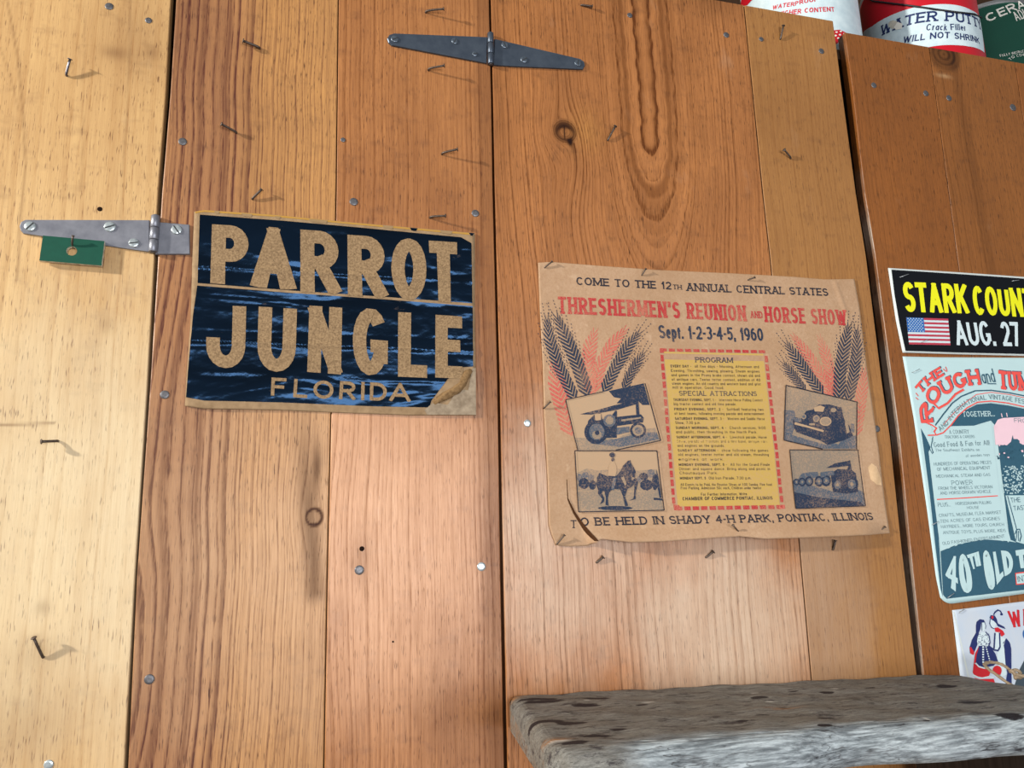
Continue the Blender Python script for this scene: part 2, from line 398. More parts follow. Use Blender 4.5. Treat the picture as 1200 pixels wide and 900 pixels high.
class Sheet:
    """a sheet on the wall and everything printed on it, one mesh; coordinates are (x, z) on the wall plane"""
    def __init__(self, yf, thick, step=0.00022):
        self.yf, self.thick, self.step = yf, thick, step
        self.v, self.f, self.mi, self.mats = [], [], [], []
    def midx(self, m):
        if m not in self.mats: self.mats.append(m)
        return self.mats.index(m)
    def vert(self, p, off):
        self.v.append((p[0], -(self.yf(p[0], p[1]) + off), p[1])); return len(self.v)-1
    def add(self, polys, m, layer=1, maxlen=0.012):
        k = self.midx(m); base = self.thick + layer*self.step
        for n, q in enumerate(polys):
            off = base + (n % 9)*1.6e-5
            if len(q) < 3: continue
            q = [tuple(map(float, a)) for a in q]
            if len(q) > 4 or max(math.dist(q[i], q[(i+1) % len(q)]) for i in range(len(q))) > maxlen:
                tris = tessellate_polygon([[Vector((a[0], a[1], 0)) for a in q]])
                st = [[q[i] for i in t] for t in tris]
                while st:
                    t = st.pop()
                    e = [math.dist(t[i], t[(i+1) % 3]) for i in range(3)]; j = int(np.argmax(e))
                    if e[j] > maxlen:
                        a, b, c = t[j], t[(j+1) % 3], t[(j+2) % 3]; mm = ((a[0]+b[0])/2, (a[1]+b[1])/2)
                        st += [[a, mm, c], [mm, b, c]]
                    else:
                        self.f.append([self.vert(a, off) for a in t]); self.mi.append(k)
            else:
                self.f.append([self.vert(a, off) for a in q]); self.mi.append(k)
    def px(self, pts, m, layer=1, maxlen=0.02): self.add([[W(p) for p in pts]], m, layer, maxlen)
    def stroke(self, pts, wpx, m, layer=1):
        p = [W(a) for a in pts]; w = wpx*abs(W((pts[0][0]+1, pts[0][1]))[0]-W(pts[0])[0])
        self.add(strip(p, w), m, layer)
    def text(self, s, p0, p1, h, m, layer=2, weight=.14, slab=0.0, gap=.14, shear=0.0, h1=None, bow=0.0):
        a, b = W(p0), W(p1); L = np.linalg.norm(b-a); d = (b-a)/L; n = np.array([-d[1], d[0]])
        hm = abs(W((p0[0], p0[1]-h))[1]-a[1])
        r1 = 1.0 if h1 is None else (abs(W((p1[0], p1[1]-h1))[1]-b[1])/hm)
        def mp(q):
            u = q[0]/L
            return a + d*q[0] + n*(q[1]*(1+(r1-1)*u) + bow*4*u*(1-u))
        self.add([[mp(q) for q in poly] for poly in text_polys(s, L, hm, weight, slab, gap, shear)], m, layer)
    def arctext(self, s, pts, h0, h1, m, layer=2, weight=.2, slab=0.0, gap=.12):
        """text along a curve of photo positions"""
        P = np.array([W(p) for p in pts]); seg = np.linalg.norm(np.diff(P, axis=0), axis=1); cum = np.concatenate([[0], np.cumsum(seg)]); L = cum[-1]
        ha = abs(W((pts[0][0], pts[0][1]-h0))[1]-P[0][1]); hb = abs(W((pts[-1][0], pts[-1][1]-h1))[1]-P[-1][1])
        def at(sx): return np.array([np.interp(sx, cum, P[:, 0]), np.interp(sx, cum, P[:, 1])])
        def mp(q):
            e = L*0.06; c = at(min(max(q[0], 0), L)); d = at(min(q[0]+e, L))-at(max(q[0]-e, 0)); d = d/np.linalg.norm(d)
            return c + np.array([-d[1], d[0]])*q[1]*(1+(hb/ha-1)*q[0]/L)
        self.add([[mp(q) for q in poly] for poly in text_polys(s, L, ha, weight, slab, gap)], m, layer)
    def letter(self, ch, box, m, layer=2, wpx=16):
        """one big letter in a photo quad box = (top-left, top-right, bottom-right, bottom-left)"""
        tl, tr, br, bl = [W(p) for p in box]
        w = (np.linalg.norm(tr-tl)+np.linalg.norm(br-bl))/2; h = (np.linalg.norm(tl-bl)+np.linalg.norm(tr-br))/2
        t = wpx*abs(W((box[0][0]+1, box[0][1]))[0]-tl[0])
        def mp(q):
            u, v = q[0]/w, q[1]/h
            return (bl*(1-u)+br*u)*(1-v) + (tl*(1-u)+tr*u)*v
        self.add([[mp(q) for q in p] for p in glyph_polys(ch, 0, w, h, t)], m, layer, 0.0035)
    def coons(self, top, right, bottom, left, m, edge, nu=90, nv=70):
        """the sheet itself: front, back and rim. boundaries are photo positions; top/bottom run left to right, left/right top to bottom"""
        def curve(pts, n):
            P = np.array([W(p) for p in pts]); c = np.concatenate([[0], np.cumsum(np.linalg.norm(np.diff(P, axis=0), axis=1))]); c /= c[-1]
            s = np.linspace(0, 1, n); return np.stack([np.interp(s, c, P[:, 0]), np.interp(s, c, P[:, 1])], 1)
        T, B, Lc, Rc = curve(top, nu+1), curve(bottom, nu+1), curve(left, nv+1), curve(right, nv+1)
        k = self.midx(m); ke = self.midx(edge)
        u = np.linspace(0, 1, nu+1)[None, :, None]; v = np.linspace(0, 1, nv+1)[:, None, None]
        S = (1-v)*T[None] + v*B[None] + (1-u)*Lc[:, None] + u*Rc[:, None] - ((1-u)*(1-v)*T[0] + u*(1-v)*T[-1] + (1-u)*v*B[0] + u*v*B[-1])
        idx = {}
        for side, off in ((0, self.thick), (1, 0.0)):
            for j in range(nv+1):
                for i in range(nu+1): idx[side, j, i] = self.vert(S[j, i], off)
            for j in range(nv):
                for i in range(nu):
                    q = [idx[side, j, i], idx[side, j+1, i], idx[side, j+1, i+1], idx[side, j, i+1]]
                    self.f.append(q if side == 0 else q[::-1]); self.mi.append(k if side == 0 else ke)
        rim = [(0, i) for i in range(nu+1)] + [(j, nu) for j in range(1, nv+1)] + [(nv, i) for i in range(nu-1, -1, -1)] + [(j, 0) for j in range(nv-1, 0, -1)]
        for a in range(len(rim)):
            p, q = rim[a], rim[(a+1) % len(rim)]
            self.f.append([idx[0, p[0], p[1]], idx[0, q[0], q[1]], idx[1, q[0], q[1]], idx[1, p[0], p[1]]]); self.mi.append(ke)
    def build(self, name, parent=None):
        o = parent.location if parent is not None else Vector((0, 0, 0))
        me = bpy.data.meshes.new(name)
        me.from_pydata(self.v, [], self.f); me.polygons.foreach_set('material_index', self.mi)
        me.polygons.foreach_set('use_smooth', [True]*len(self.f)); me.update()
        return finish(name, me, self.mats, parent)

# ================================================================== THE SETTING: plank doors of a cabinet wall
def polyx(pts):
    """edge line x(z) through photo positions"""
    P = np.array([W(p) for p in pts]); o = np.argsort(P[:, 1]); P = P[o]
    def f(z):
        z = np.asarray(z, float); x = np.interp(z, P[:, 1], P[:, 0])
        k0 = (P[-1, 0]-P[0, 0])/(P[-1, 1]-P[0, 1])
        x = np.where(z > P[-1, 1], P[-1, 0] + k0*(z-P[-1, 1]), x); x = np.where(z < P[0, 1], P[0, 0] + k0*(z-P[0, 1])*0.2, x)
        return x
    return f
def shift(f, d): return lambda z: f(z) + d
def const(x): return lambda z: np.full_like(np.asarray(z, float), x)
def warp(x, z, amp, seed, kz=9.0):
    r = np.random.RandomState(seed); s = 0
    for i in range(5):
        k = kz*(0.5+1.1*i)*(0.7+0.6*r.rand()); s = s + amp/(1+1.2*i)*np.sin(k*z + r.rand()*6.28 + x*(r.rand()-.5)*14)
    return s
def bumpf(x, z, c, ax, az): return np.exp(-(((x-c[0])/ax)**2 + ((z-c[1])/az)**2))
def plank(name, xl, xr, z0, z1, fields, m, parent, th=0.019, dx=0.0028, dzf=0.006, worn=0.0, wear_light=()):
    """one board; fields(x, z) -> ring, stain, tone"""
    zs = np.concatenate([np.linspace(z0, HC-0.42, 10)[:-1], np.arange(HC-0.42, z1, dzf), [z1]]) if z0 < HC-0.42 else np.arange(z0, z1+dzf/2, dzf)
    n = int(max(8, (xr(HC)-xl(HC))/dx)); ch = 0.0012
    a, b = xl(zs), xr(zs)
    cols = [(a, th), (a, ch), (a+ch*0.35, ch*0.35), (a+ch, 0.0)] + [(a+ch+(b-a-2*ch)*i/n, 0.0) for i in range(1, n)] + [(b-ch, 0.0), (b-ch*0.35, ch*0.35), (b, ch), (b, th)]
    nc, nr = len(cols), len(zs)
    X = np.stack([c[0] for c in cols], 1); Y = np.stack([np.full(nr, c[1]) for c in cols], 1); Z = np.repeat(zs[:, None], nc, 1)
    me = bpy.data.meshes.new(name)
    verts = np.stack([X, Y, Z], -1).reshape(-1, 3)
    faces = []
    for j in range(nr-1):
        for i in range(nc-1): q = j*nc+i; faces.append((q, q+1, q+nc+1, q+nc))
        faces.append((j*nc+nc-1, j*nc, j*nc+nc, j*nc+2*nc-1))
    faces.append(tuple(range(nc-1, -1, -1))); faces.append(tuple((nr-1)*nc + i for i in range(nc)))
    me.from_pydata(verts.tolist(), [], faces)
    res = fields(X, Z); R, S, T = res[:3]; BO = res[3] if len(res) > 3 else np.ones_like(X)
    # on the sides the rings run on into the depth of the board
    R = R + Y*160
    if worn:
        wk = np.clip(.75+.45*np.sin(Z*19)+.3*np.sin(Z*53)-np.clip((Z-HC-.42)*5, 0, 1.3), 0, 1)
        T = np.where(Y > .0002, worn*wk, T); S = np.where(Y > .002, np.maximum(S, .5*(1-wk)), S)  # grey worn edge; elsewhere the gap's shade is painted on the sides
    for nm, arr in (('ring', R), ('stain', S), ('tone', T), ('bold', BO)):
        at = me.attributes.new(nm, 'FLOAT', 'POINT'); at.data.foreach_set('value', np.clip(np.broadcast_to(arr, X.shape), -1e4, 1e4).astype(np.float32).ravel())
    WE = np.zeros_like(X)
    for (p, ax, az, am) in wear_light: WE = np.maximum(WE, am*np.exp(-((((X-W(p)[0])/ax)**2 + ((Z-W(p)[1])/az)**2)**1.5)))
    at = me.attributes.new('wear_light', 'FLOAT', 'POINT'); at.data.foreach_set('value', WE.astype(np.float32).ravel())
    me.update()
    return finish(name, me, m, parent)
def push(x, z, k, ax, az, c=0.85):
    """grain lines flowing round a knot at k"""
    return x - (x-k[0])*c*bumpf(x, z, k, ax, az)

TOPZ = HC + 0.906
TOPD = HC + 0.886
BOT = 0.12
eA = polyx([(200, 0), (194, 112), (185, 225), (172, 459), (158, 675), (145.5, 900)])
eB0 = polyx([(206.5, 0), (199.5, 112), (190, 225), (175.5, 459), (160.5, 675), (150, 900)])
sB = polyx([(396.5, 0), (394, 225), (388, 480), (383.5, 675), (379.5, 900)])
eB1 = polyx([(573, 0), (575.7, 112), (577.5, 225), (583.2, 450), (586.5, 675), (591, 900)])
eC0 = polyx([(575.6, 0), (578, 112), (580.2, 225), (586, 450), (590.3, 675), (595, 900)])
sC = polyx([(872, 5), (894, 225), (902.5, 300), (936.5, 631), (951, 794)])
eC1 = polyx([(979, 45), (986, 100), (1003, 225), (1015, 300), (1034, 450), (1043, 510), (1057, 643), (1074, 786)])
eD0 = polyx([(991, 45), (999, 100), (1013.5, 225), (1026, 300), (1046, 450), (1054, 510), (1067, 643), (1082, 786)])
sD1 = polyx([(1089, 55), (1112, 225), (1124, 315)])
sD2 = polyx([(1190, 76), (1198, 132)])

kC = W((662, 154)); kB = W((368, 606)); kD = W((1107, 70)); kB2 = W((372, 545))
def fA(x, z):
    xx = x + warp(x, z, 0.004, 3, 5)
    def trace(pts, w, a):
        P = np.array([W(p) for p in pts]); o = np.argsort(P[:, 1]); P = P[o]
        return a*np.exp(-((x-np.interp(z, P[:, 1], P[:, 0]))/w)**2)*((z > P[0, 1]) & (z < P[-1, 1]))
    l1 = W((0, 498)); l2 = W((66, 496))
    scratch = .55*np.exp(-((z-(l1[1]+(x-l1[0])*(l2[1]-l1[1])/(l2[0]-l1[0])))/.0016)**2)*(x < l2[0])
    stain = trace([(8, 0), (20, 60), (27, 130), (30, 200), (23, 270), (20, 330)], .0016, .40) + trace([(0, 55), (12, 90), (22, 130)], .0014, .25) + trace([(100, 0), (97, 110), (96, 225)], .0012, .2) + trace([(153, 0), (150, 110), (138, 300)], .0013, .25) + scratch
    stain = stain + .35*bumpf(x, z, W((135, 62)), .018, .010) + .3*bumpf(x, z, W((178, 62)), .010, .012) + .25*bumpf(x, z, W((125, 380)), .01, .012) + .3*bumpf(x, z, W((50, 712)), .008, .009)
    stain = stain + 0.5*bumpf(x, z, W((160, 40)), .05, .07)*0.5 + 0.22*bumpf(x, z, W((20, 850)), .06, .05) + 0.2*bumpf(x, z, W((45, 765)), .03, .02)
    tone = 0.75*bumpf(x, z, W((60, 560)), .25, .30)
    return xx*85 + 0.6*np.sin(z*4), stain, tone
def fB0(x, z):
    xl0 = eB0(HC); d = x - xl0
    c = W((150, 800)); k = 0.20
    r = np.sqrt((x-(c[0]-0.004))**2 + (k*(z-c[1]))**2*np.clip(1.0, 0, 1)) + 0
    s = np.clip((d-0.02)/0.13, 0, 1)
    w = bumpf(x, z, (c[0], c[1]), 10, 0.30)
    xx = (x - xl0)*(1-w) + r*w + warp(x, z, 0.003, 11, 7)
    xx = push(xx + xl0, z, kB, .022, .055) - xl0
    dens = 95*xx + np.where(xx > .11, (xx-.11)*160, 0)
    stain = 1.0*np.exp(-(((x-kB[0])/.0124)**2+((z-kB[1])/.0140)**2)**6)*(1-0.72*np.exp(-(((x-kB[0])/.0086)**2+((z-kB[1])/.0084)**2)**6))
    strk = np.exp(-((x-kB[0]+0.006+0.012*np.sin((z-kB[1])*9))/.013)**2)*np.clip((z-(kB[1]-.115))/.02, 0, 1)*np.clip(1-(z-kB[1]-.02)/.17, 0, 1)
    stain = np.maximum(stain, 0.6*strk + 0.6*bumpf(x, z, kB2, .006, .03))
    stain = stain + 0.10*np.exp(-(d/.07)**2)*(0.6+0.4*np.sin(z*7)) + 0.07*bumpf(x, z, W((220, 640)), .06, .2)
    tone = np.clip((d-.07)/.05, 0, 1)*0.85
    bold = 1 + .9*(1-np.clip((d-.09)/.04, 0, 1))
    return dens, np.clip(stain, 0, 1), tone, bold
def fB1(x, z):
    xx = x + warp(x, z, 0.0025, 21, 8)
    d = x - sB(HC)
    xx = xx + 0.015*np.exp(-(d/.07)**2)*np.exp(-((z-(HC-.05))/.2)**2)
    tone = 0.0*x
    stain = 0.30*np.clip((x-(eB1(z)-.030))/.012, 0, 1) + 0.10*bumpf(x, z, W((470, 90)), .05, .06)
    stain = stain + 0.25*bumpf(x, z, W((424, 660)), .012, .03)+0.3*bumpf(x,z,W((505,830)),.03,.05)*0.5  # last blot paints the bench's soft shadow onto the board
    return xx*185, stain, tone
def fC0(x, z):
    xx = x + warp(x, z, 0.002, 31, 8)
    xc, zt = W((762, 150))[0], W((765, 195))[1]
    dd = np.maximum(0.36*(zt - z) + 0.022, 0.002); dd = .115*np.tanh(dd/.115)
    dx = push(xx, z, kC, .036, .05, .8) - xc + .25*(x-kC[0])*0
    rr = np.sqrt(dx**2 + dd**2)
    rr = rr + (.0011*np.sin(z*95+x*40)+.0008*np.sin(z*210-x*70))*np.exp(-((x-xc)/.06)**2)*np.clip((z-(zt-.16))/.06, 0, 1)
    g = np.where(rr < .075, rr*72, .075*72 + (rr-.075)*200)
    g = g + 1.3*np.exp(-(((x-kC[0]-.015)/.05)**2 + ((z-kC[1]+.06)/.06)**2))*3
    bold = 1 + 1.2*np.exp(-((rr-.03)/.045)**2)*np.clip((z-(zt-.20))/.08, 0, 1) + .5*bumpf(x, z, (kC[0]+.03, kC[1]-.02), .06, .08)
    core = np.sqrt(((x-kC[0])/.0185)**2 + ((z-kC[1])/.0185)**2)
    g = np.where(core < 1.2, g*0 + core*5 + 400, g)
    stain = 0.95*np.exp(-(core/1.05)**6)*(1-0.82*np.exp(-(((x-kC[0]-.001)/.0125)**2 + ((z-kC[1]+.0035)/.0095)**2)**4))
    stain = stain + 0.95*np.exp(-((x-kC[0]+.0008)/.0012)**2)*np.exp(-((z-kC[1]+.003)/.009)**4)
    stain = stain + 0.9*np.exp(-(((x-kC[0]-.008)/.004)**2+((z-kC[1]+.019)/.006)**2)) + 0.35*np.exp(-((x-kC[0]-.006-(kC[1]-z)*0.25)/.006)**2)*np.clip((kC[1]-z)/.02, 0, 1)*np.clip(1-(kC[1]-z)/.09, 0, 1)
    stain = stain + .18*bumpf(x, z, W((825, 165)), .008, .03)
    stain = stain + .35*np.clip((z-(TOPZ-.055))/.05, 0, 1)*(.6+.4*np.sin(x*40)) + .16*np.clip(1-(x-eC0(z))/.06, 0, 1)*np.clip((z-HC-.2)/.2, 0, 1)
    tone = 0.6*bumpf(x, z, (kC[0]+.035, kC[1]+.005), .03, .035)
    return g, np.clip(stain, 0, 1), tone, bold
def fC1(x, z):
    xx = x + warp(x, z, 0.003, 41, 6)
    return xx*150, 0.15*bumpf(x, z, W((1000, 650)), .04, .05), 0.1*bumpf(x, z, W((990, 670)), .05, .08)
def fD0(x, z):
    xx = x + warp(x, z, 0.003, 51, 6)
    return xx*220, 0*x, 0*x
def fD1(x, z):
    xx = push(x, z, (kD[0]-.012, kD[1]+.01), .05, .07, .8) + warp(x, z, 0.003, 61, 6)
    core = np.sqrt(((x-kD[0])/.040)**2 + ((z-kD[1]-.012)/.036)**2)
    g = np.where(core < 1.05, core*2.5, xx*170)
    st = 0.72*np.exp(-core**8)*(0.75+0.25*np.cos(core*20)) + .25*np.exp(-((x-W((1133, 160))[0]-(HC+.75-z)*.02)/.012)**2)
    tone = 0.8*bumpf(x, z, (kD[0]-.008+.002*np.sin(z*200), kD[1]-.036), .016, .004)
    return g, np.clip(st, 0, 1), tone
def fD2(x, z): return (x+warp(x, z, .003, 71, 6))*170, 0*x, 0*x

WA = wood('pale_yellow_pine', (206, 168, 114), (146, 100, 56), tonec=(214, 188, 142), stainc=(92, 58, 42), line=.55, fibre=.5, pores=.85, blot=.5, seed=.3, pale=(218, 200, 164))
WB0 = wood('heart_pine', (172, 122, 78), (90, 52, 42), stainc=(52, 29, 30), tonec=(196, 144, 84), line=.95, fibre=.6, pores=.7, blot=.45, seed=1.3, pale=(206, 164, 120))
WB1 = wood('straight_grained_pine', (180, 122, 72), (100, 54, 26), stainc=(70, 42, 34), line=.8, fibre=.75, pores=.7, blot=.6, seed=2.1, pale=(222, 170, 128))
WC0 = wood('wide_knotty_pine', (182, 120, 68), (92, 50, 22), stainc=(38, 24, 22), tonec=(206, 146, 76), line=.85, fibre=.75, pores=.7, blot=.55, seed=3.7, pale=(206, 180, 154))
WC1 = wood('smooth_pine', (166, 118, 66), (108, 64, 30), stainc=(80, 50, 36), line=.45, fibre=.65, pores=.6, blot=.45, seed=4.4, pale=(172, 140, 112))
WD0 = wood('brown_fir', (146, 88, 38), (80, 44, 16), stainc=(44, 26, 16), tonec=(160, 146, 132), line=.45, fibre=.7, pores=.9, blot=.4, seed=5.2)
WD1 = wood('brown_knotty_fir', (148, 92, 42), (82, 46, 18), stainc=(40, 28, 25), tonec=(204, 164, 118), line=.6, fibre=.7, pores=.9, blot=.4, seed=6.6)

def door(n, x, z0):
    return tag(empty('door_%d' % n, (x, 0, z0)), kind='structure')
d1 = door(1, -0.6, BOT); d2 = door(2, 0.0, BOT); d3 = door(3, 0.6, BOT); d4 = door(4, 1.2, BOT)
def part(o, p):  # children keep world places
    return o
PL = {}
PL['A0'] = plank('plank', const(-0.80), const(-0.5315), BOT, TOPZ, fC1, WA, d1, dx=.01, dzf=.03)
PL['A'] = plank('plank', const(-0.530), eA, BOT, TOPZ, fA, WA, d1, dzf=.003, wear_light=[((70, 620), .5, .28, .62)])
PL['B0'] = plank('plank', eB0, shift(sB, -.0006), BOT, TOPZ, fB0, WB0, d2, dx=.0017, dzf=.0028, wear_light=[((300, 640), .3, .26, .45)])
PL['B1'] = plank('plank', shift(sB, .0006), eB1, BOT, TOPZ, fB1, WB1, d2, wear_light=[((440, 600), .16, .26, .68)])
PL['C0'] = plank('plank', eC0, shift(sC, -.0009), BOT, TOPZ, fC0, WC0, d3, dx=.0019, dzf=.0028, wear_light=[((850, 735), .17, .15, .80), ((660, 640), .16, .20, .55)])
PL['C1'] = plank('plank', shift(sC, .0009), eC1, BOT, TOPZ, fC1, WC1, d3, wear_light=[((960, 700), .10, .2, .65)])
PL['D0'] = plank('plank', eD0, shift(sD1, -.0006), BOT, TOPD, fD0, WD0, d4, worn=.9)
PL['D1'] = plank('plank', shift(sD1, .0006), shift(sD2, -.0006), BOT, TOPD, fD1, WD1, d4, dx=.0022, dzf=.0035)
PL['D2'] = plank('plank', shift(sD2, .0006), const(1.62), BOT, TOPD, fD2, WD0, d4, dx=.006)

def box_struct(name, lo, hi, m):
    bm = bmesh.new(); add_box(bm, lo, hi)
    return tag(from_bm(name, bm, m), kind='structure')
MAT['rough_dark'] = simple('dark_barn_board', (70, 48, 32), 0.85, spec=.2, col2=(44, 30, 20), vscale=8, stretch=(6, 1, .4))
MAT['floor'] = simple('worn_floor_boards', (104, 84, 66), 0.8, spec=.2, col2=(78, 62, 48), vscale=6, stretch=(.4, 5, 1))
box_struct('wall_back', (-2.2, 0.52, 0), (2.8, 0.56, 3.2), MAT['rough_dark'])
box_struct('floor', (-3.0, -4.5, -0.04), (3.4, 0.56, 0.0), MAT['floor'])
box_struct('trim_1', (-0.80, 0.021, HC+0.845), (1.62, 0.52, HC+0.865), MAT['rough_dark'])   # top board of the cabinet
box_struct('trim_2', (-0.80, 0.021, 0.0), (1.62, 0.52, 0.115), MAT['rough_dark'])          # plinth

# nail heads driven flush into the boards
def nail_heads(plank_key, lst):
    for (p, r, kind) in lst:
        bm = bmesh.new(); c = P3(p, 0.0)
        s = abs(W((p[0]+1, p[1]))[0]-W(p)[0])
        if kind == 'hole':
            add_disc(bm, c, r*s, 0.0004, 10); nm, m = 'nail_hole', MAT['hole']
        else:
            add_disc(bm, c + Vector((0, .0004, 0)), r*s, 0.0014, 14); nm, m = 'nail_head', MAT['screw'] if kind == 'bright' else MAT['nail_head']
        from_bm(nm, bm, m, PL[plank_key])
nail_heads('A', [((128, 7.5), 5.2, 'n'), ((174, 24), 4.2, 'n'), ((117, 245), 3.2, 'hole'), ((57, 896), 6.0, 'bright')])
nail_heads('B0', [((214, 166), 5.2, 'n'), ((193, 462.5), 5.6, 'n'), ((175, 796), 6.2, 'n')])
nail_heads('B1', [((414.5, 236.5), 5, 'n'), ((557, 250), 4.4, 'n'), ((421, 668), 5.6, 'n'), ((564, 664), 5, 'bright'), ((424, 643), 3, 'hole'), ((402, 164), 3, 'n'), ((460.5, 752), 1.2, 'hole')])
nail_heads('C0', [((738, 18), 3, 'n'), ((851, 41), 3.2, 'n'), ((618, 496), 4.2, 'bright')])
nail_heads('C1', [((892, 46), 2.6, 'n'), ((962.5, 60), 3, 'n'), ((1027.5, 502.5), 3.4, 'n')])
nail_heads('D0', [((1024, 100), 3, 'n'), ((1085, 109.5), 3, 'n')])
nail_heads('D1', [((1112, 115), 3, 'n'), ((1187, 126), 3.4, 'n')])

# ================================================================== HINGES
def hinge(label, straps, barrel, screws, slots, mleaf, mscrew, wire=None):
    c = P3(((barrel[0]+barrel[2])/2, (barrel[1]+barrel[3])/2))
    root = empty('strap_hinge', c); tag(root, label, 'hinge', 'strap hinges on the plank doors')
    for s in straps:
        bm = bmesh.new(); add_prism(bm, [W(p) for p in s], -0.0002, -0.0032, bevel=0.0012)
        from_bm('hinge_leaf', bm, mleaf, root)
    x0, z1 = W((barrel[0], barrel[1])); x1 = W((barrel[2], barrel[1]))[0]; z0 = W((barrel[0], barrel[3]))[1]
    xt = (x0+x1)/2; xb = (W((barrel[0]-(barrel[4]), barrel[3]))[0]+W((barrel[2]-barrel[4], barrel[3]))[0])/2; r = (x1-x0)/2
    bm = bmesh.new(); n = 3
    for i in range(n):
        a, b = i/n + .006, (i+1)/n - .006
        pts = [(xt+(xb-xt)*k, -0.0046, z1+(z0-z1)*k) for k in (a, a+.01, b-.01, b)]
        add_tube(bm, pts, [r*.9, r, r, r*.9], 14)
    from_bm('barrel', bm, mleaf, root)
    bm = bmesh.new(); add_tube(bm, [(xt, -.0046, z1+.001), (xb, -.0046, z0-.001)], r*.55, 10)
    from_bm('pin', bm, MAT['nail_head'], root)
    for p, rp, ang in screws:
        s = abs(W((p[0]+1, p[1]))[0]-W(p)[0]); bm = bmesh.new(); cc = P3(p); cc.y = -0.0030
        add_disc(bm, cc, rp*s, 0.0018, 18)
        # the slot across the head
        L, w = rp*s*.92, rp*s*.13
        d = Vector((math.cos(ang), 0, math.sin(ang))); e = Vector((-math.sin(ang), 0, math.cos(ang)))
        q = [bm.verts.new(cc + d*L*a + e*w*b + Vector((0, -0.00195, 0))) for a, b in ((-1, -1), (1, -1), (1, 1), (-1, 1))]
        bm.faces.new(q).material_index = 1
        from_bm('screw', bm, [mscrew, MAT['slot']], root)
    return root
hinge('galvanised strap hinge with bright screws across the left gap beside the black sign',
      [[(176, 259), (176, 296), (160, 294), (28, 274.5), (25, 271), (23.5, 266), (25.5, 261), (30, 258.5)],
       [(187, 261), (222.5, 264), (223, 299), (182, 299)]],
      (178, 254, 189, 297, 3.2), [((36.5, 266.5), 7, .9), ((129.5, 267), 7, .4), ((157.5, 286), 6.2, .2), ((207.5, 270.5), 6.4, 2.2)], None, MAT['zinc'], MAT['screw'])
hinge('blue-grey double strap hinge across the gap near the top, above bent nails',
      [[(571, 45), (570, 75.5), (459, 54.5), (455, 51), (453.5, 46.5), (456, 42), (461, 40.5)],
       [(579, 47), (680, 70.5), (684, 73.5), (685, 78), (682.5, 82.5), (600, 79), (577.5, 77.5)]],
      (570.5, 40.5, 577.5, 77, -.5), [((462.5, 47.5), 4.6, .5), ((532.5, 50), 4, 1.2), ((556, 65), 3.2, .3), ((591, 54.5), 4.2, 2.0), ((613.5, 71.5), 4.2, .6), ((676.5, 75.5), 4, 1.4)], None, MAT['bluesteel'], MAT['screw_dull'])

# green tag hung on a nail under the left hinge
def green_tag():
    root = empty('hanging_tag', P3((86, 297))); tag(root, 'small green rectangular tag with a round hole, hanging under the left hinge', 'tag')
    out = [W(p) for p in ((53, 279), (124.5, 285.5), (121, 314), (49, 308))]
    hc = W((86.5, 297)); s = W((87, 297))[0]-W((86, 297))[0]; rh = 6.3*s
    N = 24
    bm = bmesh.new()
    ring = [np.array([hc[0]+rh*math.cos(2*math.pi*i/N), hc[1]+rh*math.sin(2*math.pi*i/N)]) for i in range(N)]
    def onrect(a):
        d = np.array([math.cos(a), math.sin(a)]); best = 9
        for i in range(4):
            p, q = out[i], out[(i+1) % 4]; e = q-p
            den = d[0]*e[1]-d[1]*e[0]
            if abs(den) < 1e-9: continue
            t = ((p[0]-hc[0])*e[1]-(p[1]-hc[1])*e[0])/den; u = ((p[0]-hc[0])*d[1]-(p[1]-hc[1])*d[0])/den
            if t > 0 and -1e-6 <= u <= 1+1e-6: best = min(best, t)
        return hc + d*best
    angs = [2*math.pi*i/N for i in range(N)]
    outer = [onrect(a) for a in angs]
    for c in out:   # snap the nearest spoke to each corner
        i = int(np.argmin([np.linalg.norm(o-c) for o in outer])); outer[i] = c
    yb, yf = -0.0034, -0.0086
    V = {}
    for nm, pts, y in (('of', outer, yf), ('ob', outer, yb), ('rf', ring, yf), ('rb', ring, yb)):
        V[nm] = [bm.verts.new((p[0], y, p[1])) for p in pts]
    for i in range(N):
        j = (i+1) % N
        bm.faces.new((V['of'][i], V['of'][j], V['rf'][j], V['rf'][i])).material_index = 0
        bm.faces.new((V['ob'][j], V['ob'][i], V['rb'][i], V['rb'][j])).material_index = 1
        bm.faces.new((V['ob'][i], V['ob'][j], V['of'][j], V['of'][i])).material_index = 1
        bm.faces.new((V['rf'][i], V['rf'][j], V['rb'][j], V['rb'][i])).material_index = 1
    from_bm('plate', bm, [MAT['green'], MAT['tag_edge']], root)
green_tag()

# ================================================================== BENT NAILS
def nail(label, base, head, out, bend=0.45, r=0.0013, hr=2.0, m='nail', y0=0.0, sag=(0, 0), group=None):
    b = P3(base, y0); h = P3(head, y0-out)
    k = Vector((b.x + (h.x-b.x)*.12 + sag[0], y0 - out*bend, b.z + (h.z-b.z)*.12 + sag[1]))
    root = empty('bent_nail', b); tag(root, label, 'nail', group)
    pts = [b + Vector((0, .002, 0)), b + Vector((0, -out*bend*.5, 0))]
    for t in np.linspace(0, 1, 7):
        a = b + Vector((0, -out*bend*.5, 0))
        pts.append(a*(1-t)**2 + k*2*t*(1-t) + h*t*t)
    pts = [pts[0]] + pts[2:]
    bm = bmesh.new(); add_tube(bm, pts, r, 9)
    from_bm('shank', bm, MAT[m], root, True)
    d = (pts[-1]-pts[-2]).normalized(); bm = bmesh.new(); add_disc(bm, h - d*.0003, r*hr, 0.0012, 12, normal=d)
    from_bm('head', bm, MAT[m], root)
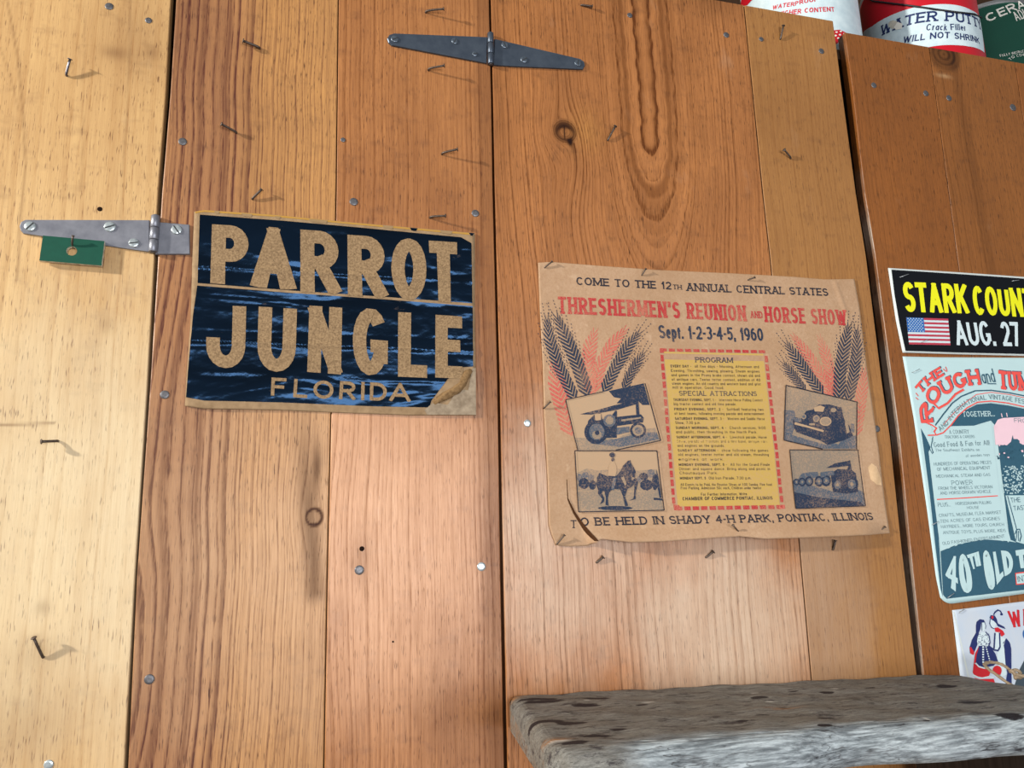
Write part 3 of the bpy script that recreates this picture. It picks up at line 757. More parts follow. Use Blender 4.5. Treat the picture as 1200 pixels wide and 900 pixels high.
NAILS = [
 ('bright bent nail pointing up on the pale board, near its top', (78.5, 89), (82, 69.5), .011, 'nail_bright', .5),
 ('thick rusty nail bent leftward near the top of the heart pine board', (304, 57), (285, 48), .009, 'nail', .5),
 ('thin nail bent leftward, level with and right of a grey nail head', (277, 156), (259.5, 145.5), .012, 'nail', .4),
 ('short nail bent upward just above the black and tan sign', (296, 233.5), (306.5, 222), .008, 'nail', .5),
 ('bent nail above the left half of the blue-grey hinge', (499, 15), (520, 10.5), .014, 'nail', .5),
 ('bent nail just below the left half of the blue-grey hinge', (502, 82.5), (520.5, 77), .015, 'nail', .5),
 ('hooked nail with a long shadow midway between the upper hinge and the black sign', (518, 181), (536, 175), .015, 'nail', .5),
 ('bent nail just above the top right corner of the black sign', (504, 255.5), (522, 253), .015, 'nail', .5),
 ('curved nail bent leftward on the pale board below the green tag', (68, 517), (48.5, 517.5), .012, 'nail', .35),
 ('straight dark nail leaning up-left on the pale board near its bottom', (51, 770), (39.5, 747.5), .013, 'nail', .3),
 ('short flattened nail at the top edge right of the blue-grey hinge', (681, 6.5), (694, 7.5), .005, 'nail', .5),
 ('dark nail leaning right beside the round knot', (712, 164.5), (721, 148), .007, 'nail', .5),
 ('nail bent upward near the stepped top of the tallest narrow board', (914, 46), (918, 30), .009, 'nail', .4),
 ('small nail leaning left on the narrow board above the tan poster', (926, 186), (919, 175.5), .010, 'nail', .4),
 ('small bent nail below the right part of the tan poster', (975.5, 644), (979, 633.5), .005, 'nail', .5),
 ('small flattened nail below the middle of the tan poster', (827, 653), (836, 646.5), .004, 'nail', .5),
 ('flattened staple-like nail below the torn corner of the tan poster', (699, 659), (707, 653), .004, 'nail', .5),
]
for lab, b, h, o, m, bd in NAILS: nail(lab, b, h, o, bd, m=m, group='bent nails in the plank doors', r=.0019 if 'thick' in lab else .0016)
nail('thin nail standing up through the hole of the green tag', (87, 291), (85.6, 276.5), .017, .75, r=.0012, hr=1.6)
for lab, b, h, o in (
 ('nail bent right holding the left edge of the tan poster', (637, 478.5), (645, 471), .008),
 ('nail pinning the top left corner of the tan poster', (638, 314), (647, 306.5), .006),
 ('dark nail through the top edge of the tan poster above the heading', (751.5, 323), (757, 315), .007),
 ('small nail through the top edge of the tan poster, above the word CENTRAL', (876, 328.5), (884.5, 325), .006),
 ('nail in the folded lower left corner of the tan poster', (652, 637.5), (661.5, 627), .008),
 ('long dark nail in the bottom edge of the tan poster below the H', (866.5, 628), (859, 615.5), .020),
 ('small nail in the lower right corner of the tan poster', (1030, 621.5), (1037.5, 617.5), .006)):
    nail(lab, b, h, o, .5, r=.0011, y0=-.0012, group='nails holding the tan poster')

# ================================================================== BLACK AND TAN SIGN
MAT['p_board'] = simple('tan_sign_board', (160, 134, 102), .8, spec=.2, col2=(128, 104, 76), vscale=90, bump=.3, bscale=500)
MAT['p_edge'] = simple('sign_board_edge', (150, 124, 90), .85, spec=.2)
MAT['p_torn'] = simple('torn_grey_backing', (164, 148, 126), .9, spec=.15, col2=(116, 100, 82), vscale=90, bump=.4, bscale=300)
MAT['p_roll'] = simple('curled_torn_paper', (150, 120, 82), .85, spec=.2, col2=(92, 68, 42), vscale=200, bump=.5, bscale=400)
MAT['p_yellow'] = simple('torn_yellow_strip', (176, 132, 48), .8, spec=.2, col2=(170, 130, 70), vscale=120)
MAT['p_tan'] = simple('mottled_tan_lettering', (166, 138, 102), .75, spec=.25, col2=(96, 74, 50), vscale=420)
def mk_gloss():
    m = NT('glossy_black_sky_tint'); n = m.noise(m.coords((0.40, 1, 1.35)), 17, 2, .45, dist=.6); n2 = m.noise(m.coords((0.7, 1, 1.1)), 60, 2, .5)
    sp = m.remap(m.noise(m.coords((.5, 1, 1)), 60, 6, .75), .66, .70, 0, .6)
    m.l(m.mix(sp, m.mix(m.remap(n, .3, .7), lin((5, 9, 15)), lin((8, 18, 30))), lin((70, 62, 58))), m.b.inputs['Base Color'])
    m.b.inputs['Roughness'].default_value = .2; m.b.inputs['Specular IOR Level'].default_value = .5; m.b.inputs['Specular Tint'].default_value = (.22, .50, 1.0, 1)  # blue of the reflected sky is put into the specular tint
    h = m.math('ADD', n, m.math('MULTIPLY', n2, .13))
    m.l(m.bump(h, 1.0, .0095), m.b.inputs['Normal'])
    return m.m
MAT['p_gloss'] = mk_gloss()
def zline(p, q):
    a, b = W(p), W(q); return lambda x: a[1] + (b[1]-a[1])*(x-a[0])/(b[0]-a[0])
PR = [(zline((231, 312), (555, 331)), .0013, .0038), (zline((222, 399), (553, 412)), .0014, .0038), (zline((224, 388), (553, 398)), -.0006, .003), (zline((226, 345), (553, 362)), -.0005, .005), (zline((220, 436), (553, 450)), .0007, .006)]
def pf(x, z):
    y = .0012 + .0008*math.sin(x*23+1)*math.sin(z*31)
    for l, a, w in PR: y += a*math.exp(-((z-l(x))/w)**2)
    return y
def parrot():
    root = empty('tin_sign', P3((388, 480))); tag(root, 'wrinkled glossy black sign with large tan letters and a torn lower right corner', 'sign')
    S = Sheet(pf, .0016, .0003)
    S.coons([(228, 249), (240, 247), (320, 252.5), (400, 260.5), (470, 266.5), (556, 274)], [(556, 274), (556, 360), (557.5, 487)],
            [(217, 476), (240, 479.5), (330, 481), (400, 484), (480, 487), (557.5, 487)], [(228, 249), (226, 300), (223.5, 380), (219, 440), (217, 476)], MAT['p_board'], MAT['p_edge'], 80, 150)
    # yellow torn strip along the top with dark gaps
    S.px([(229, 249), (240, 247.2), (320, 252.8), (400, 260.8), (554, 274.2), (554, 276.4), (400, 262.8), (320, 254.8), (240, 249.4), (229, 251)], MAT['p_yellow'], 1)
    for a, b in ((251, 258), (283, 296), (322, 329), (362, 384), (448, 461), (480, 489), (515, 530), (549, 555)):
        f = lambda x: 247.0 + (x-236)*.0855
        S.px([(a, f(a)), (b, f(b)), (b-2, f(b)+3.2), (a+2, f(a)+3.2)], MAT['p_edge'] if a % 3 else MAT['p_gloss'], 2)
    # the two black fields, with the tan rule between them
    S.px([(234.5, 252.5), (330, 259.5), (420, 267.5), (540, 279), (552, 286), (553, 356), (450, 348.5), (340, 341), (232, 332.5)], MAT['p_gloss'], 1, .0035)
    S.px([(231.5, 335.5), (340, 344), (450, 351.5), (553.5, 359.5), (554, 430), (540, 431), (524, 445), (505, 470), (503, 478), (440, 476.5), (330, 472), (240, 470), (218.5, 466), (222, 420), (226.5, 370)], MAT['p_gloss'], 1, .0035)
    # torn lower right corner
    S.px([(553, 432), (557, 432), (557, 486.5), (500, 486.5), (497, 481), (505, 474), (512, 473), (524, 475), (536, 457), (548, 458)], MAT['p_torn'], 3, .010)
    for box, ch, w in (
        (((248.8, 264), (291.7, 266.5), (291, 336), (246.8, 333)), 'P', 17), (((303, 266), (338, 269), (346.5, 341), (294.5, 337)), 'A', 17),
        (((352, 270), (396.5, 273), (398.5, 346), (352, 343)), 'R', 16.5), (((407, 276), (450, 279), (453, 350.5), (407.5, 347)), 'R', 16.5),
        (((458, 279), (499.5, 282), (499, 354), (458.5, 351)), 'O', 15.5), (((502, 283), (535, 285), (536, 356), (505, 354)), 'T', 15),
        (((243, 351), (289, 353), (287, 433), (241.5, 431)), 'J', 16), (((303.5, 353), (348.3, 356), (346, 437.5), (301, 435)), 'U', 16),
        (((362.5, 359), (401, 361.5), (399.5, 439.5), (360, 436.5)), 'N', 15.5), (((413.5, 360.5), (454.5, 364), (454, 441.5), (413, 439)), 'G', 15.5),
        (((466.3, 366.5), (501, 368), (500, 443.5), (466, 442)), 'L', 15), (((510, 369.5), (541, 371.5), (541.5, 444.5), (509.5, 443)), 'E', 14.5)):
        S.letter(ch, box, MAT['p_tan'], 2, w)
    for box, ch in ((((318.5, 443), (336, 444), (335, 465), (317.5, 464)), 'F'), (((345, 444.5), (361, 445.5), (360, 467), (343.5, 466)), 'L'),
        (((367.5, 446), (391, 447), (390.5, 468.5), (367, 467)), 'O'), (((398.5, 447), (417, 448), (416, 469.5), (397, 468)), 'R'),
        (((423.3, 448), (427, 448.2), (426.5, 469.5), (422.8, 469.3)), 'I'), (((433.5, 448.5), (453.5, 449.5), (452.5, 471), (433, 469.5)), 'D'),
        (((457, 449), (480, 450), (480.5, 471.5), (456, 470.5)), 'A')):
        S.letter(ch, box, MAT['p_tan'], 2, 4.0)
    S.build('printed_face', root)
    bm = bmesh.new()
    Y = -.0048
    pts = [P3(p, Y) for p in ((509, 472), (514, 467.5), (522, 464), (531, 459.5), (537, 455), (542, 449.5), (545, 443), (548, 437), (552, 433))]
    add_tube(bm, pts, [.0035, .0052, .0060, .0058, .0066, .0054, .0058, .0050, .0030], 10)
    for v in bm.verts:
        v.co.y = -.0034 + (v.co.y+.0048)*.45
        v.co += Vector((random.uniform(-1, 1), random.uniform(-1, 1)*.6, random.uniform(-1, 1)))*.0011
    from_bm('torn_flap', bm, MAT['p_roll'], root, True)
parrot()

# ================================================================== TAN POSTER
PAPER = (186, 150, 116)
def mk_paper():
    m = NT('aged_tan_card'); c = m.coords(); a = m.noise(c, 9, 4, .6); b = m.noise(c, 260, 4, .7); d = m.noise(c, 55, 3, .6)
    col = m.mix(m.remap(a, .35, .65, 0, .75), lin((182, 150, 120)), lin((164, 130, 98)))
    col = m.mix(m.remap(b, .4, .7, 0, .5), col, lin((156, 120, 86)))
    col = m.mix(m.remap(d, .62, .72, 0, .35), col, lin((202, 172, 142)))
    m.l(col, m.b.inputs['Base Color']); m.b.inputs['Roughness'].default_value = .75; m.b.inputs['Specular IOR Level'].default_value = .3
    h = m.math('ADD', m.math('MULTIPLY', d, .8), m.math('MULTIPLY', b, .35))
    m.l(m.bump(h, .5, .0015), m.b.inputs['Normal'])
    return m.m
MAT['t_paper'] = mk_paper()
MAT['t_edge'] = simple('card_edge', (150, 112, 76), .9, spec=.15)
MAT['t_black'] = ink('faded_black_ink', (34, 36, 48), PAPER, .30)
MAT['t_navy'] = ink('faded_navy_ink', (36, 48, 68), PAPER, .32)
MAT['t_blue'] = ink('halftone_blue_dark', (34, 48, 70), PAPER, .35, 120)
MAT['t_mid'] = ink('halftone_blue_mid', (74, 86, 100), PAPER, .5, 120)
MAT['t_light'] = ink('halftone_blue_light', (132, 120, 106), PAPER, .6, 120)
MAT['t_pale'] = ink('halftone_pale', (176, 148, 118), PAPER, .4, 120)
MAT['t_red'] = ink('faded_red_ink', (172, 46, 50), PAPER, .5)
MAT['t_pink'] = ink('washed_pink_ink', (190, 82, 76), PAPER, .65)
MAT['t_yellow'] = ink('faded_yellow_ink', (188, 156, 82), PAPER, .45, 60)
MAT['t_tear'] = simple('torn_edge_gap_shade', (70, 44, 26), .9, spec=.1)
MAT['t_scuff'] = simple('scuffed_bare_card', (212, 180, 142), .85, spec=.2, col2=(192, 160, 122), vscale=90)
foldx = [W(p) for p in ((663, 560), (664, 585), (672, 600), (684, 622), (694, 642))]
fz = np.array([p[1] for p in foldx])[::-1]; fx = np.array([p[0] for p in foldx])[::-1]
tz = [zline((634, 416), (1013, 422)), zline((640, 523), (1027, 524))]
BZ = HC - .030
def tf(x, z):
    y = .0016 + .0006*math.sin(x*17)*math.sin(z*13+1)
    for l in tz: y += .0005*math.exp(-((z-l(x))/.005)**2)
    y += .0006*math.exp(-((z-tz[1](x)+.012)/.012)**2)
    d = z-BZ
    xf = float(np.interp(z, fz, fx))
    k = 1/(1+math.exp(-(x-xf-.0015)/.0009)) if z < fz[-1] else 1.0
    taper = 1-1/(1+math.exp(-(x-.86)/.012))
    amp = .017*math.exp(-(max(d, 0)/.026)**2)
    amp *= (1.0 if x > .36 else 1.0)
    y += amp*k*taper
    # wrinkle along the upper right corner and a blister on the right edge
    a, b = W((977, 330)), W((995, 382)); t = max(0, min(1, (z-a[1])/(b[1]-a[1]))); xx = a[0]+(b[0]-a[0])*t
    if a[1] >= z >= b[1]: y += .0012*math.exp(-((x-xx)/.004)**2)
    c = W((1024, 557)); y += .0015*math.exp(-(((x-c[0])/.008)**2+((z-c[1])/.016)**2)**2)
    return y
def lerp(a, b, t): return (a[0]+(b[0]-a[0])*t, a[1]+(b[1]-a[1])*t)
def ear(S, pts, wpx, m, layer, n=16, awn=True, m2=None):
    """an ear of wheat: pairs of chevron grains along a stem, whiskers at the tip; pts from tip to foot"""
    P = np.array(pts, float); c = np.concatenate([[0], np.cumsum(np.linalg.norm(np.diff(P, axis=0), axis=1))]); c /= c[-1]
    at = lambda t: np.array([np.interp(t, c, P[:, 0]), np.interp(t, c, P[:, 1])])
    L = np.linalg.norm(np.diff(P, axis=0), axis=1).sum()
    for i in range(n):
        t = i/n; p = at(t); q = at(min(1, t+1.35/n)); d = q-p; d = d/np.linalg.norm(d); nn = np.array([-d[1], d[0]])
        w = wpx/2*min(1, .35+t*2.4)
        st = L/n
        for sgn in (1, -1):
            a = p + d*st*1.25; b = p + nn*sgn*w*.95 - d*st*.45; b2 = p + nn*sgn*w + d*st*.10; a2 = p + d*st*1.95
            S.add([[W(a), W(b), W(b2), W(a2)]], m, layer)
        if awn and i < n*.75 and i % 2 == 0:
            for sgn in (1, -1):
                b = p + nn*sgn*w; e = b - d*st*3.0 + nn*sgn*w*.55
                for k in range(4):
                    u0, u1 = .1+k*.24, .1+k*.24+.11
                    S.stroke([tuple(lerp(b, e, u0)), tuple(lerp(b, e, u1))], .75, m, layer)
def circ(c, rx, ry=None, n=20): ry = ry or rx; return [(c[0]+rx*math.cos(2*math.pi*i/n), c[1]+ry*math.sin(2*math.pi*i/n)) for i in range(n)]
def Z(ox, oy, pts, s=6.0): return [(ox+x/s, oy+y/s) for x, y in pts]
def poster():
    root = empty('paper_poster', P3((840, 630))); tag(root, "tan paper poster with red heading, wheat ears, yellow programme panel and four pictures", 'poster')
    S = Sheet(tf, .0007, .00016)
    S.coons([(630, 308.5), (645, 307.5), (700, 312), (770, 317), (860, 321), (930, 325), (965, 328), (1000, 327.5)],
            [(1000, 327.5), (1006, 360), (1013, 420), (1025, 500), (1037, 595), (1041, 625)],
            [(651, 639), (668, 640.5), (689, 639.5), (700, 631.5), (735, 635.5), (770, 634.5), (820, 631), (860, 628.5), (890, 631.5), (940, 630), (1000, 627.5), (1041, 625)],
            [(630, 308.5), (632, 360), (635.5, 430), (637, 490), (641, 560), (642.5, 615), (646, 627), (651, 639)], MAT['t_paper'], MAT['t_edge'], 200, 150)
    K, N, B, MD, LT, PA, RD, PK = (MAT['t_'+k] for k in ('black', 'navy', 'blue', 'mid', 'light', 'pale', 'red', 'pink'))
    S.text('COME TO THE 12', (675, 334.5), (786, 340), 9.3, K, 2, .17, 1.15)
    S.text('TH', (788, 339.5), (798, 340), 5.5, K, 2, .15, 1.3)
    S.text('ANNUAL CENTRAL STATES', (804, 341.5), (969.5, 347.5), 9.3, K, 2, .17, 1.15)
    S.text("THRESHERMEN'S REUNION", (654, 368), (874, 377), 20, RD, 2, .25, .78, .17)
    S.text('AND', (879, 373), (893, 373.5), 8, RD, 2, .2, .9)
    S.text('HORSE SHOW', (896, 378), (991, 382), 18.5, RD, 2, .25, .78, .17)
    S.text('Sept. 1-2-3-4-5, 1960', (771.5, 397), (894, 400), 15.5, N, 2, .21, 0, .10)
    # foot line
    S.text('T', (668, 619), (675, 619), 9.5, K, 2, .13, 1.3)
    S.text('O BE HELD IN SHADY 4-H PARK, PONTIAC, ILLINOIS', (679, 616.5), (1021, 609.5), 10, K, 2, .17, 1.15)
    # programme panel with its dashed border
    S.px([(777, 412.5), (893.5, 415), (912.5, 592.5), (793.5, 593.5)], MAT['t_yellow'], 1)
    def dashes(a, b, n, w, m):
        for i in range(n):
            S.stroke([lerp(a, b, (i+.12)/n), lerp(a, b, (i+.86)/n)], w, m, 2)
    dashes((772, 410.5), (897, 412.5), 13, 3.2, RD); dashes((790, 596), (917, 594), 13, 4, RD)
    dashes((774.5, 415), (789, 592), 17, 3.6, RD); dashes((896.5, 416), (915, 590), 17, 3.6, RD)
    S.px([(772, 408.5), (777, 408.5), (777, 414), (772.5, 414)], RD, 2); S.px([(788, 591), (795, 592), (796, 598), (789, 598)], RD, 2); S.px([(911, 592), (918, 591.5), (918.5, 596), (912, 597)], PK, 2)
    S.text('PROGRAM', (814, 425), (858, 425.5), 6, N, 2, .15, 1.2)
    S.text('SPECIAL ATTRACTIONS', (795, 464), (886, 464.5), 5.6, N, 2, .14, 1.2)
    body = [(431, 'EVERY DAY - all five days - Morning, Afternoon and', 1), (436.3, 'Evening. Threshing, sawing, plowing. Steam engines', 1), (441.4, 'and games in the Prony brake contest, shown old and', 1), (446.5, 'of antique cars. Teeter totter contest, addition of 40', 1), (451.3, 'steam engines. An old country and western band and grist', 1), (456, 'mill in operation. Good food.', .58),
            (470.3, 'THURSDAY EVENING, SEPT. 1 - Interstate Horse Pulling Contest', 1), (475.2, 'big tractor contest and old time parade.', .7), (481.3, 'FRIDAY EVENING, SEPT. 2 - Softball featuring two', 1), (486.4, 'of best teams, following evening parade and entertainment', 1), (492.3, 'SATURDAY EVENING, SEPT. 3 - Western and Saddle Horse', 1), (497.2, 'Show, 7:30 p.m.', .28), (503, 'SUNDAY MORNING, SEPT. 4 - Church services, 9:00', 1), (508, 'and public, then threshing in the North Park.', .9), (514, 'SUNDAY AFTERNOON, SEPT. 4 - Livestock parade, Horse', 1), (519, 'Show, parade of tractors and a fine band, antique cars', 1), (524, 'and engines on the grounds.', .52), (529.6, 'SUNDAY AFTERNOON - show following the games', 1), (534.5, 'old engines, teeter totter and old steam, threshing', 1), (540, 'engines at work.', .5), (546.2, 'MONDAY EVENING, SEPT. 5 - All for the Grand Finale', 1), (551.2, 'Dinner and square dance. Bring along and picnic in', 1), (556, 'Chautauqua Park.', .42), (562, 'MONDAY SEPT. 5 Old Iron Parade, 7:30 p.m.', .78), (569.6, 'All Events to be Paid, the Reunion Shows at 1:00 Sunday. Fine food', 1), (573.6, 'Free Parking. Admission 50c each, Children under twelve', .88)]
    for y, s, fr in body:
        u = (y-431)/(574-431); a = (785+12*u, y); b = (888.5+15*u, y+.8-1.0*u); big = s[:6].isupper()
        e = lerp(a, b, fr)
        k = 0
        if big:
            words = s.split(' '); j = 0
            while j < len(words) and (words[j].isupper() or words[j] in '-' or words[j][:1].isdigit()): j += 1
            hd = ' '.join(words[:j]); rest = ' '.join(words[j:]); f = len(hd)*1.18/(len(hd)*1.18+len(rest)+.5)
            S.text(hd, a, lerp(a, e, f-.02), 3.1, K, 2, .20, 0, .2)
            if rest: S.text(rest, lerp(a, e, f+.02), e, 3.3, K, 2, .13, 0, .2)
        else: S.text(s, a, e, 3.3, K, 2, .13, 0, .2)
    S.text('For Further Information, Write', (820.5, 581), (874, 580.5), 3.3, K, 2, .14, 0, .2)
    S.text('CHAMBER OF COMMERCE PONTIAC, ILLINOIS', (799, 586.5), (904, 585.5), 4.0, K, 2, .2, 0, .2)
    # wheat
    ear(S, [(697, 386), (691, 405), (688, 425), (692, 458)], 17, PK, 1, 14, False)
    ear(S, [(734, 384), (716, 405), (702, 430), (697, 456)], 15, PK, 1, 14, False)
    ear(S, [(648, 424), (652, 450), (660, 480), (668, 506)], 21, PK, 1, 14, False)
    ear(S, [(640, 370), (642.5, 395), (652, 425), (672, 466)], 14, N, 2, 19)
    ear(S, [(650, 368), (662, 395), (675, 425), (687, 461)], 16, N, 3, 18)
    ear(S, [(750, 388), (738, 402), (722, 428), (708, 457)], 14, N, 2, 16)
    ear(S, [(754, 412), (746, 425), (737, 440), (731, 455)], 11, N, 2, 11)
    ear(S, [(927, 392), (942, 412), (960, 438), (972, 462)], 13, PK, 1, 15, False)
    ear(S, [(958, 393), (966, 415), (972, 440), (974, 463)], 13, PK, 1, 14, False)
    ear(S, [(1011, 432), (1009, 455), (1006, 480), (1002, 508)], 14, PK, 1, 14, False)
    ear(S, [(919, 400), (932, 420), (946, 440), (961, 460)], 13, N, 2, 15)
    ear(S, [(916, 424), (924, 435), (933, 447), (941, 457)], 10, N, 2, 11)
    ear(S, [(994, 379), (988, 405), (983, 435), (982, 467)], 15, N, 2, 18)
    ear(S, [(1002, 384), (1003, 410), (999, 440), (993, 468)], 13, N, 2, 17)
    # picture 1: steam tractor
    o = (620, 420)
    S.px([(662, 469), (754.5, 449.5), (773, 516.5), (720, 528.5), (676, 528.5)], PA, 4)
    S.px(Z(*o, [(555, 232), (800, 178), (842, 330), (790, 330), (765, 305), (700, 320), (610, 318), (640, 285), (590, 275)]), B, 5)
    S.px(Z(*o, [(310, 560), (420, 560), (600, 560), (790, 500), (880, 490), (915, 578), (600, 648), (336, 648)]), LT, 5)
    S.px(Z(*o, [(420, 600), (640, 560), (800, 520), (890, 520), (910, 570), (640, 625)]), MD, 6)
    S.px(Z(*o, [(352, 395), (500, 358), (600, 330), (738, 302), (745, 325), (612, 364), (430, 398)]), B, 6)
    S.px(Z(*o, [(600, 415), (780, 395), (800, 420), (795, 452), (610, 478)]), B, 6)
    S.px(Z(*o, [(640, 432), (780, 414), (782, 424), (645, 446)]), LT, 7)
    S.px(Z(*o, [(410, 440), (450, 400), (500, 385), (510, 430), (560, 425), (600, 370), (612, 370), (612, 560), (520, 560), (400, 520)]), B, 6)
    S.px(Z(*o, [(455, 395), (500, 390), (500, 435), (460, 440)]), PA, 7)
    S.px(Z(*o, circ((465, 520), 82, 84)), B, 7); S.px(Z(*o, circ((470, 518), 55, 58)), MD, 8); S.px(Z(*o, circ((470, 540), 34, 30)), LT, 9); S.px(Z(*o, circ((472, 525), 16, 16)), B, 10)
    S.px(Z(*o, circ((560, 440), 44, 44)), MD, 8); S.px(Z(*o, circ((560, 440), 28, 28)), LT, 9)
    S.px(Z(*o, circ((760, 508), 56, 54)), B, 7); S.px(Z(*o, circ((760, 508), 40, 38)), LT, 8); S.px(Z(*o, circ((760, 508), 24, 24)), MD, 9)
    S.px(Z(*o, [(610, 490), (700, 480), (700, 520), (610, 540)]), MD, 7)
    S.px(Z(*o, [(742, 300), (762, 296), (770, 400), (748, 402)]), B, 7)
    for a, b in (((662, 469), (676, 528)), ((662, 469), (706, 459.5)), ((754.5, 449.5), (773, 516.5)), ((773, 516.5), (720, 528))): S.stroke([a, b], 1.0, K, 11)
    # picture 2: rider on a horse
    o = (620, 510)
    S.px([(672.5, 528.5), (768.5, 528.5), (777, 598), (677, 600)], PA, 4)
    S.px(Z(*o, [(325, 270), (400, 235), (480, 250), (620, 235), (760, 250), (890, 240), (905, 400), (760, 390), (500, 395), (330, 390)]), LT, 5)
    S.px(Z(*o, [(330, 395), (910, 395), (938, 525), (345, 538)]), LT, 5)
    for (x, y, rx, ry) in ((350, 300, 20, 28), (390, 280, 24, 22), (380, 340, 40, 40), (430, 300, 22, 26), (440, 350, 26, 36), (800, 290, 34, 26), (850, 270, 28, 30), (820, 350, 46, 40), (880, 330, 22, 60), (770, 310, 18, 22)):
        S.px(Z(*o, circ((x, y), rx, ry, 9)), MD if x % 20 else B, 6)
    S.px(Z(*o, [(470, 300), (490, 265), (540, 288), (610, 285), (640, 250), (655, 215), (690, 180), (706, 176), (712, 195), (738, 240), (745, 262), (738, 300), (722, 296), (712, 275), (718, 340), (700, 372), (650, 384), (590, 378), (560, 400), (500, 392), (478, 350)]), B, 7)
    for leg in ([(485, 360), (478, 410), (510, 450), (492, 486), (520, 470), (522, 440), (505, 410), (520, 380)], [(520, 380), (535, 440), (532, 490), (552, 498), (548, 440), (560, 390)], [(630, 370), (655, 430), (670, 500), (690, 496), (668, 430), (690, 370)], [(700, 330), (745, 300), (760, 330), (745, 400), (742, 450), (698, 460), (728, 446), (735, 390), (735, 345), (705, 372)], [(480, 300), (465, 340), (480, 390), (492, 370)]):
        S.px(Z(*o, leg), B, 8)
    S.px(Z(*o, [(548, 285), (552, 230), (565, 195), (590, 185), (605, 215), (610, 250), (600, 290)]), PA, 8)
    S.px(Z(*o, circ((578, 140), 20, 18, 12)), B, 8); S.px(Z(*o, circ((582, 172), 11, 14, 10)), B, 8)
    S.px(Z(*o, [(585, 300), (610, 300), (590, 390), (572, 380)]), MD, 9); S.px(Z(*o, [(640, 300), (660, 290), (680, 345), (668, 355)]), LT, 9)
    S.px(Z(*o, circ((600, 513), 122, 15, 18)), B, 7)
    S.px(Z(*o, [(870, 440), (930, 445), (930, 460), (870, 455)]), B, 7)
    S.px(Z(*o, [(890, 240), (905, 300), (925, 440), (912, 440), (892, 340)]), B, 7)
    for a, b in (((672.5, 528.5), (768.5, 528.5)), ((768.5, 528.5), (777, 598)), ((777, 598), (677, 600)), ((677, 600), (672.5, 528.5))): S.stroke([a, b], 1.0, K, 11)
    # picture 3: old car
    o = (860, 420)
    S.px([(919.5, 452), (1002.5, 471.5), (1002, 526.5), (962, 526.5), (917, 516)], LT, 4)
    S.px(Z(*o, [(360, 195), (855, 310), (855, 420), (700, 340), (560, 320), (480, 360), (350, 350)]), LT, 5)
    S.px(Z(*o, [(345, 365), (420, 370), (430, 460), (400, 540), (640, 610), (850, 540), (852, 636), (620, 636), (345, 575)]), MD, 5)
    S.px(Z(*o, [(405, 440), (430, 415), (465, 425), (500, 372), (545, 362), (590, 326), (660, 326), (748, 348), (758, 400), (775, 455), (800, 470), (830, 545), (760, 580), (650, 610), (600, 580), (430, 520), (410, 480)]), B, 6)
    S.px(Z(*o, [(550, 350), (595, 332), (630, 345), (618, 378), (560, 375)]), PA, 7); S.px(Z(*o, circ((690, 366), 20, 16, 12)), LT, 7)
    S.px(Z(*o, circ((570, 425), 24, 24)), LT, 7); S.px(Z(*o, circ((570, 425), 15, 15)), MD, 8); S.px(Z(*o, circ((482, 412), 18, 18)), LT, 7); S.px(Z(*o, circ((482, 412), 10, 10)), MD, 8)
    S.px(Z(*o, circ((635, 445), 42, 32)), PA, 7); S.px(Z(*o, circ((635, 445), 34, 25)), LT, 8)
    S.px(Z(*o, [(420, 450), (520, 478), (625, 508), (620, 520), (520, 492), (415, 466)]), PA, 7)
    S.px(Z(*o, [(770, 455), (790, 450), (805, 520), (785, 530)]), LT, 7); S.px(Z(*o, [(812, 462), (835, 458), (838, 520), (815, 525)]), MD, 7)
    S.px(Z(*o, circ((440, 435), 26, 16)), MD, 7); S.px(Z(*o, circ((540, 465), 22, 8)), LT, 8)
    for a, b in (((919.5, 452), (1002.5, 471.5)), ((1002.5, 471.5), (1002, 526.5)), ((962, 526.5), (917, 516)), ((917, 516), (919.5, 452))): S.stroke([a, b], 1.0, K, 11)
    # picture 4: row of engines
    o = (860, 510)
    S.px([(923.5, 527.5), (1003.5, 527.5), (1012.5, 593), (930.5, 596)], LT, 4)
    S.px(Z(*o, [(402, 315), (560, 360), (700, 400), (860, 380), (900, 400), (915, 498), (424, 520)]), MD, 5)
    S.px(Z(*o, [(410, 400), (600, 440), (880, 470), (910, 498), (425, 518)]), B, 6); S.px(Z(*o, [(500, 400), (700, 420), (890, 440), (900, 470), (640, 440)]), MD, 7)
    S.px(Z(*o, [(640, 232), (700, 200), (800, 180), (808, 176), (815, 215), (700, 228)]), B, 6)
    S.px(Z(*o, [(672, 270), (720, 240), (790, 240), (800, 200), (815, 205), (820, 245), (850, 270), (865, 400), (780, 412), (690, 400)]), B, 6)
    for (x, y, r) in ((820, 345, 46), (720, 350, 40), (640, 320, 34), (590, 325, 32), (520, 325, 30), (470, 330, 26), (430, 330, 20)):
        S.px(Z(*o, circ((x, y), r, r*1.2, 14)), B, 7); S.px(Z(*o, circ((x, y), r*.62, r*.75, 12)), MD, 8); S.px(Z(*o, circ((x, y), r*.25, r*.3, 10)), LT, 9)
    S.px(Z(*o, [(600, 262), (690, 250), (700, 280), (600, 300)]), MD, 7); S.px(Z(*o, [(468, 270), (520, 262), (580, 258), (590, 300), (440, 315)]), MD, 6)
    for a, b in (((923.5, 527.5), (1003.5, 527.5)), ((1003.5, 527.5), (1012.5, 593)), ((1012.5, 593), (930.5, 596)), ((930.5, 596), (923.5, 527.5))): S.stroke([a, b], .8, K, 11)
    # tears, scuffs
    S.px([(663, 562), (663.6, 562), (665, 584), (673, 600), (686, 620), (696, 634), (692, 634), (682.5, 621), (671, 602), (664.2, 586)], MAT['t_tear'], 8, .0025)  # dark strip paints the shade in the open tear along its brown edge
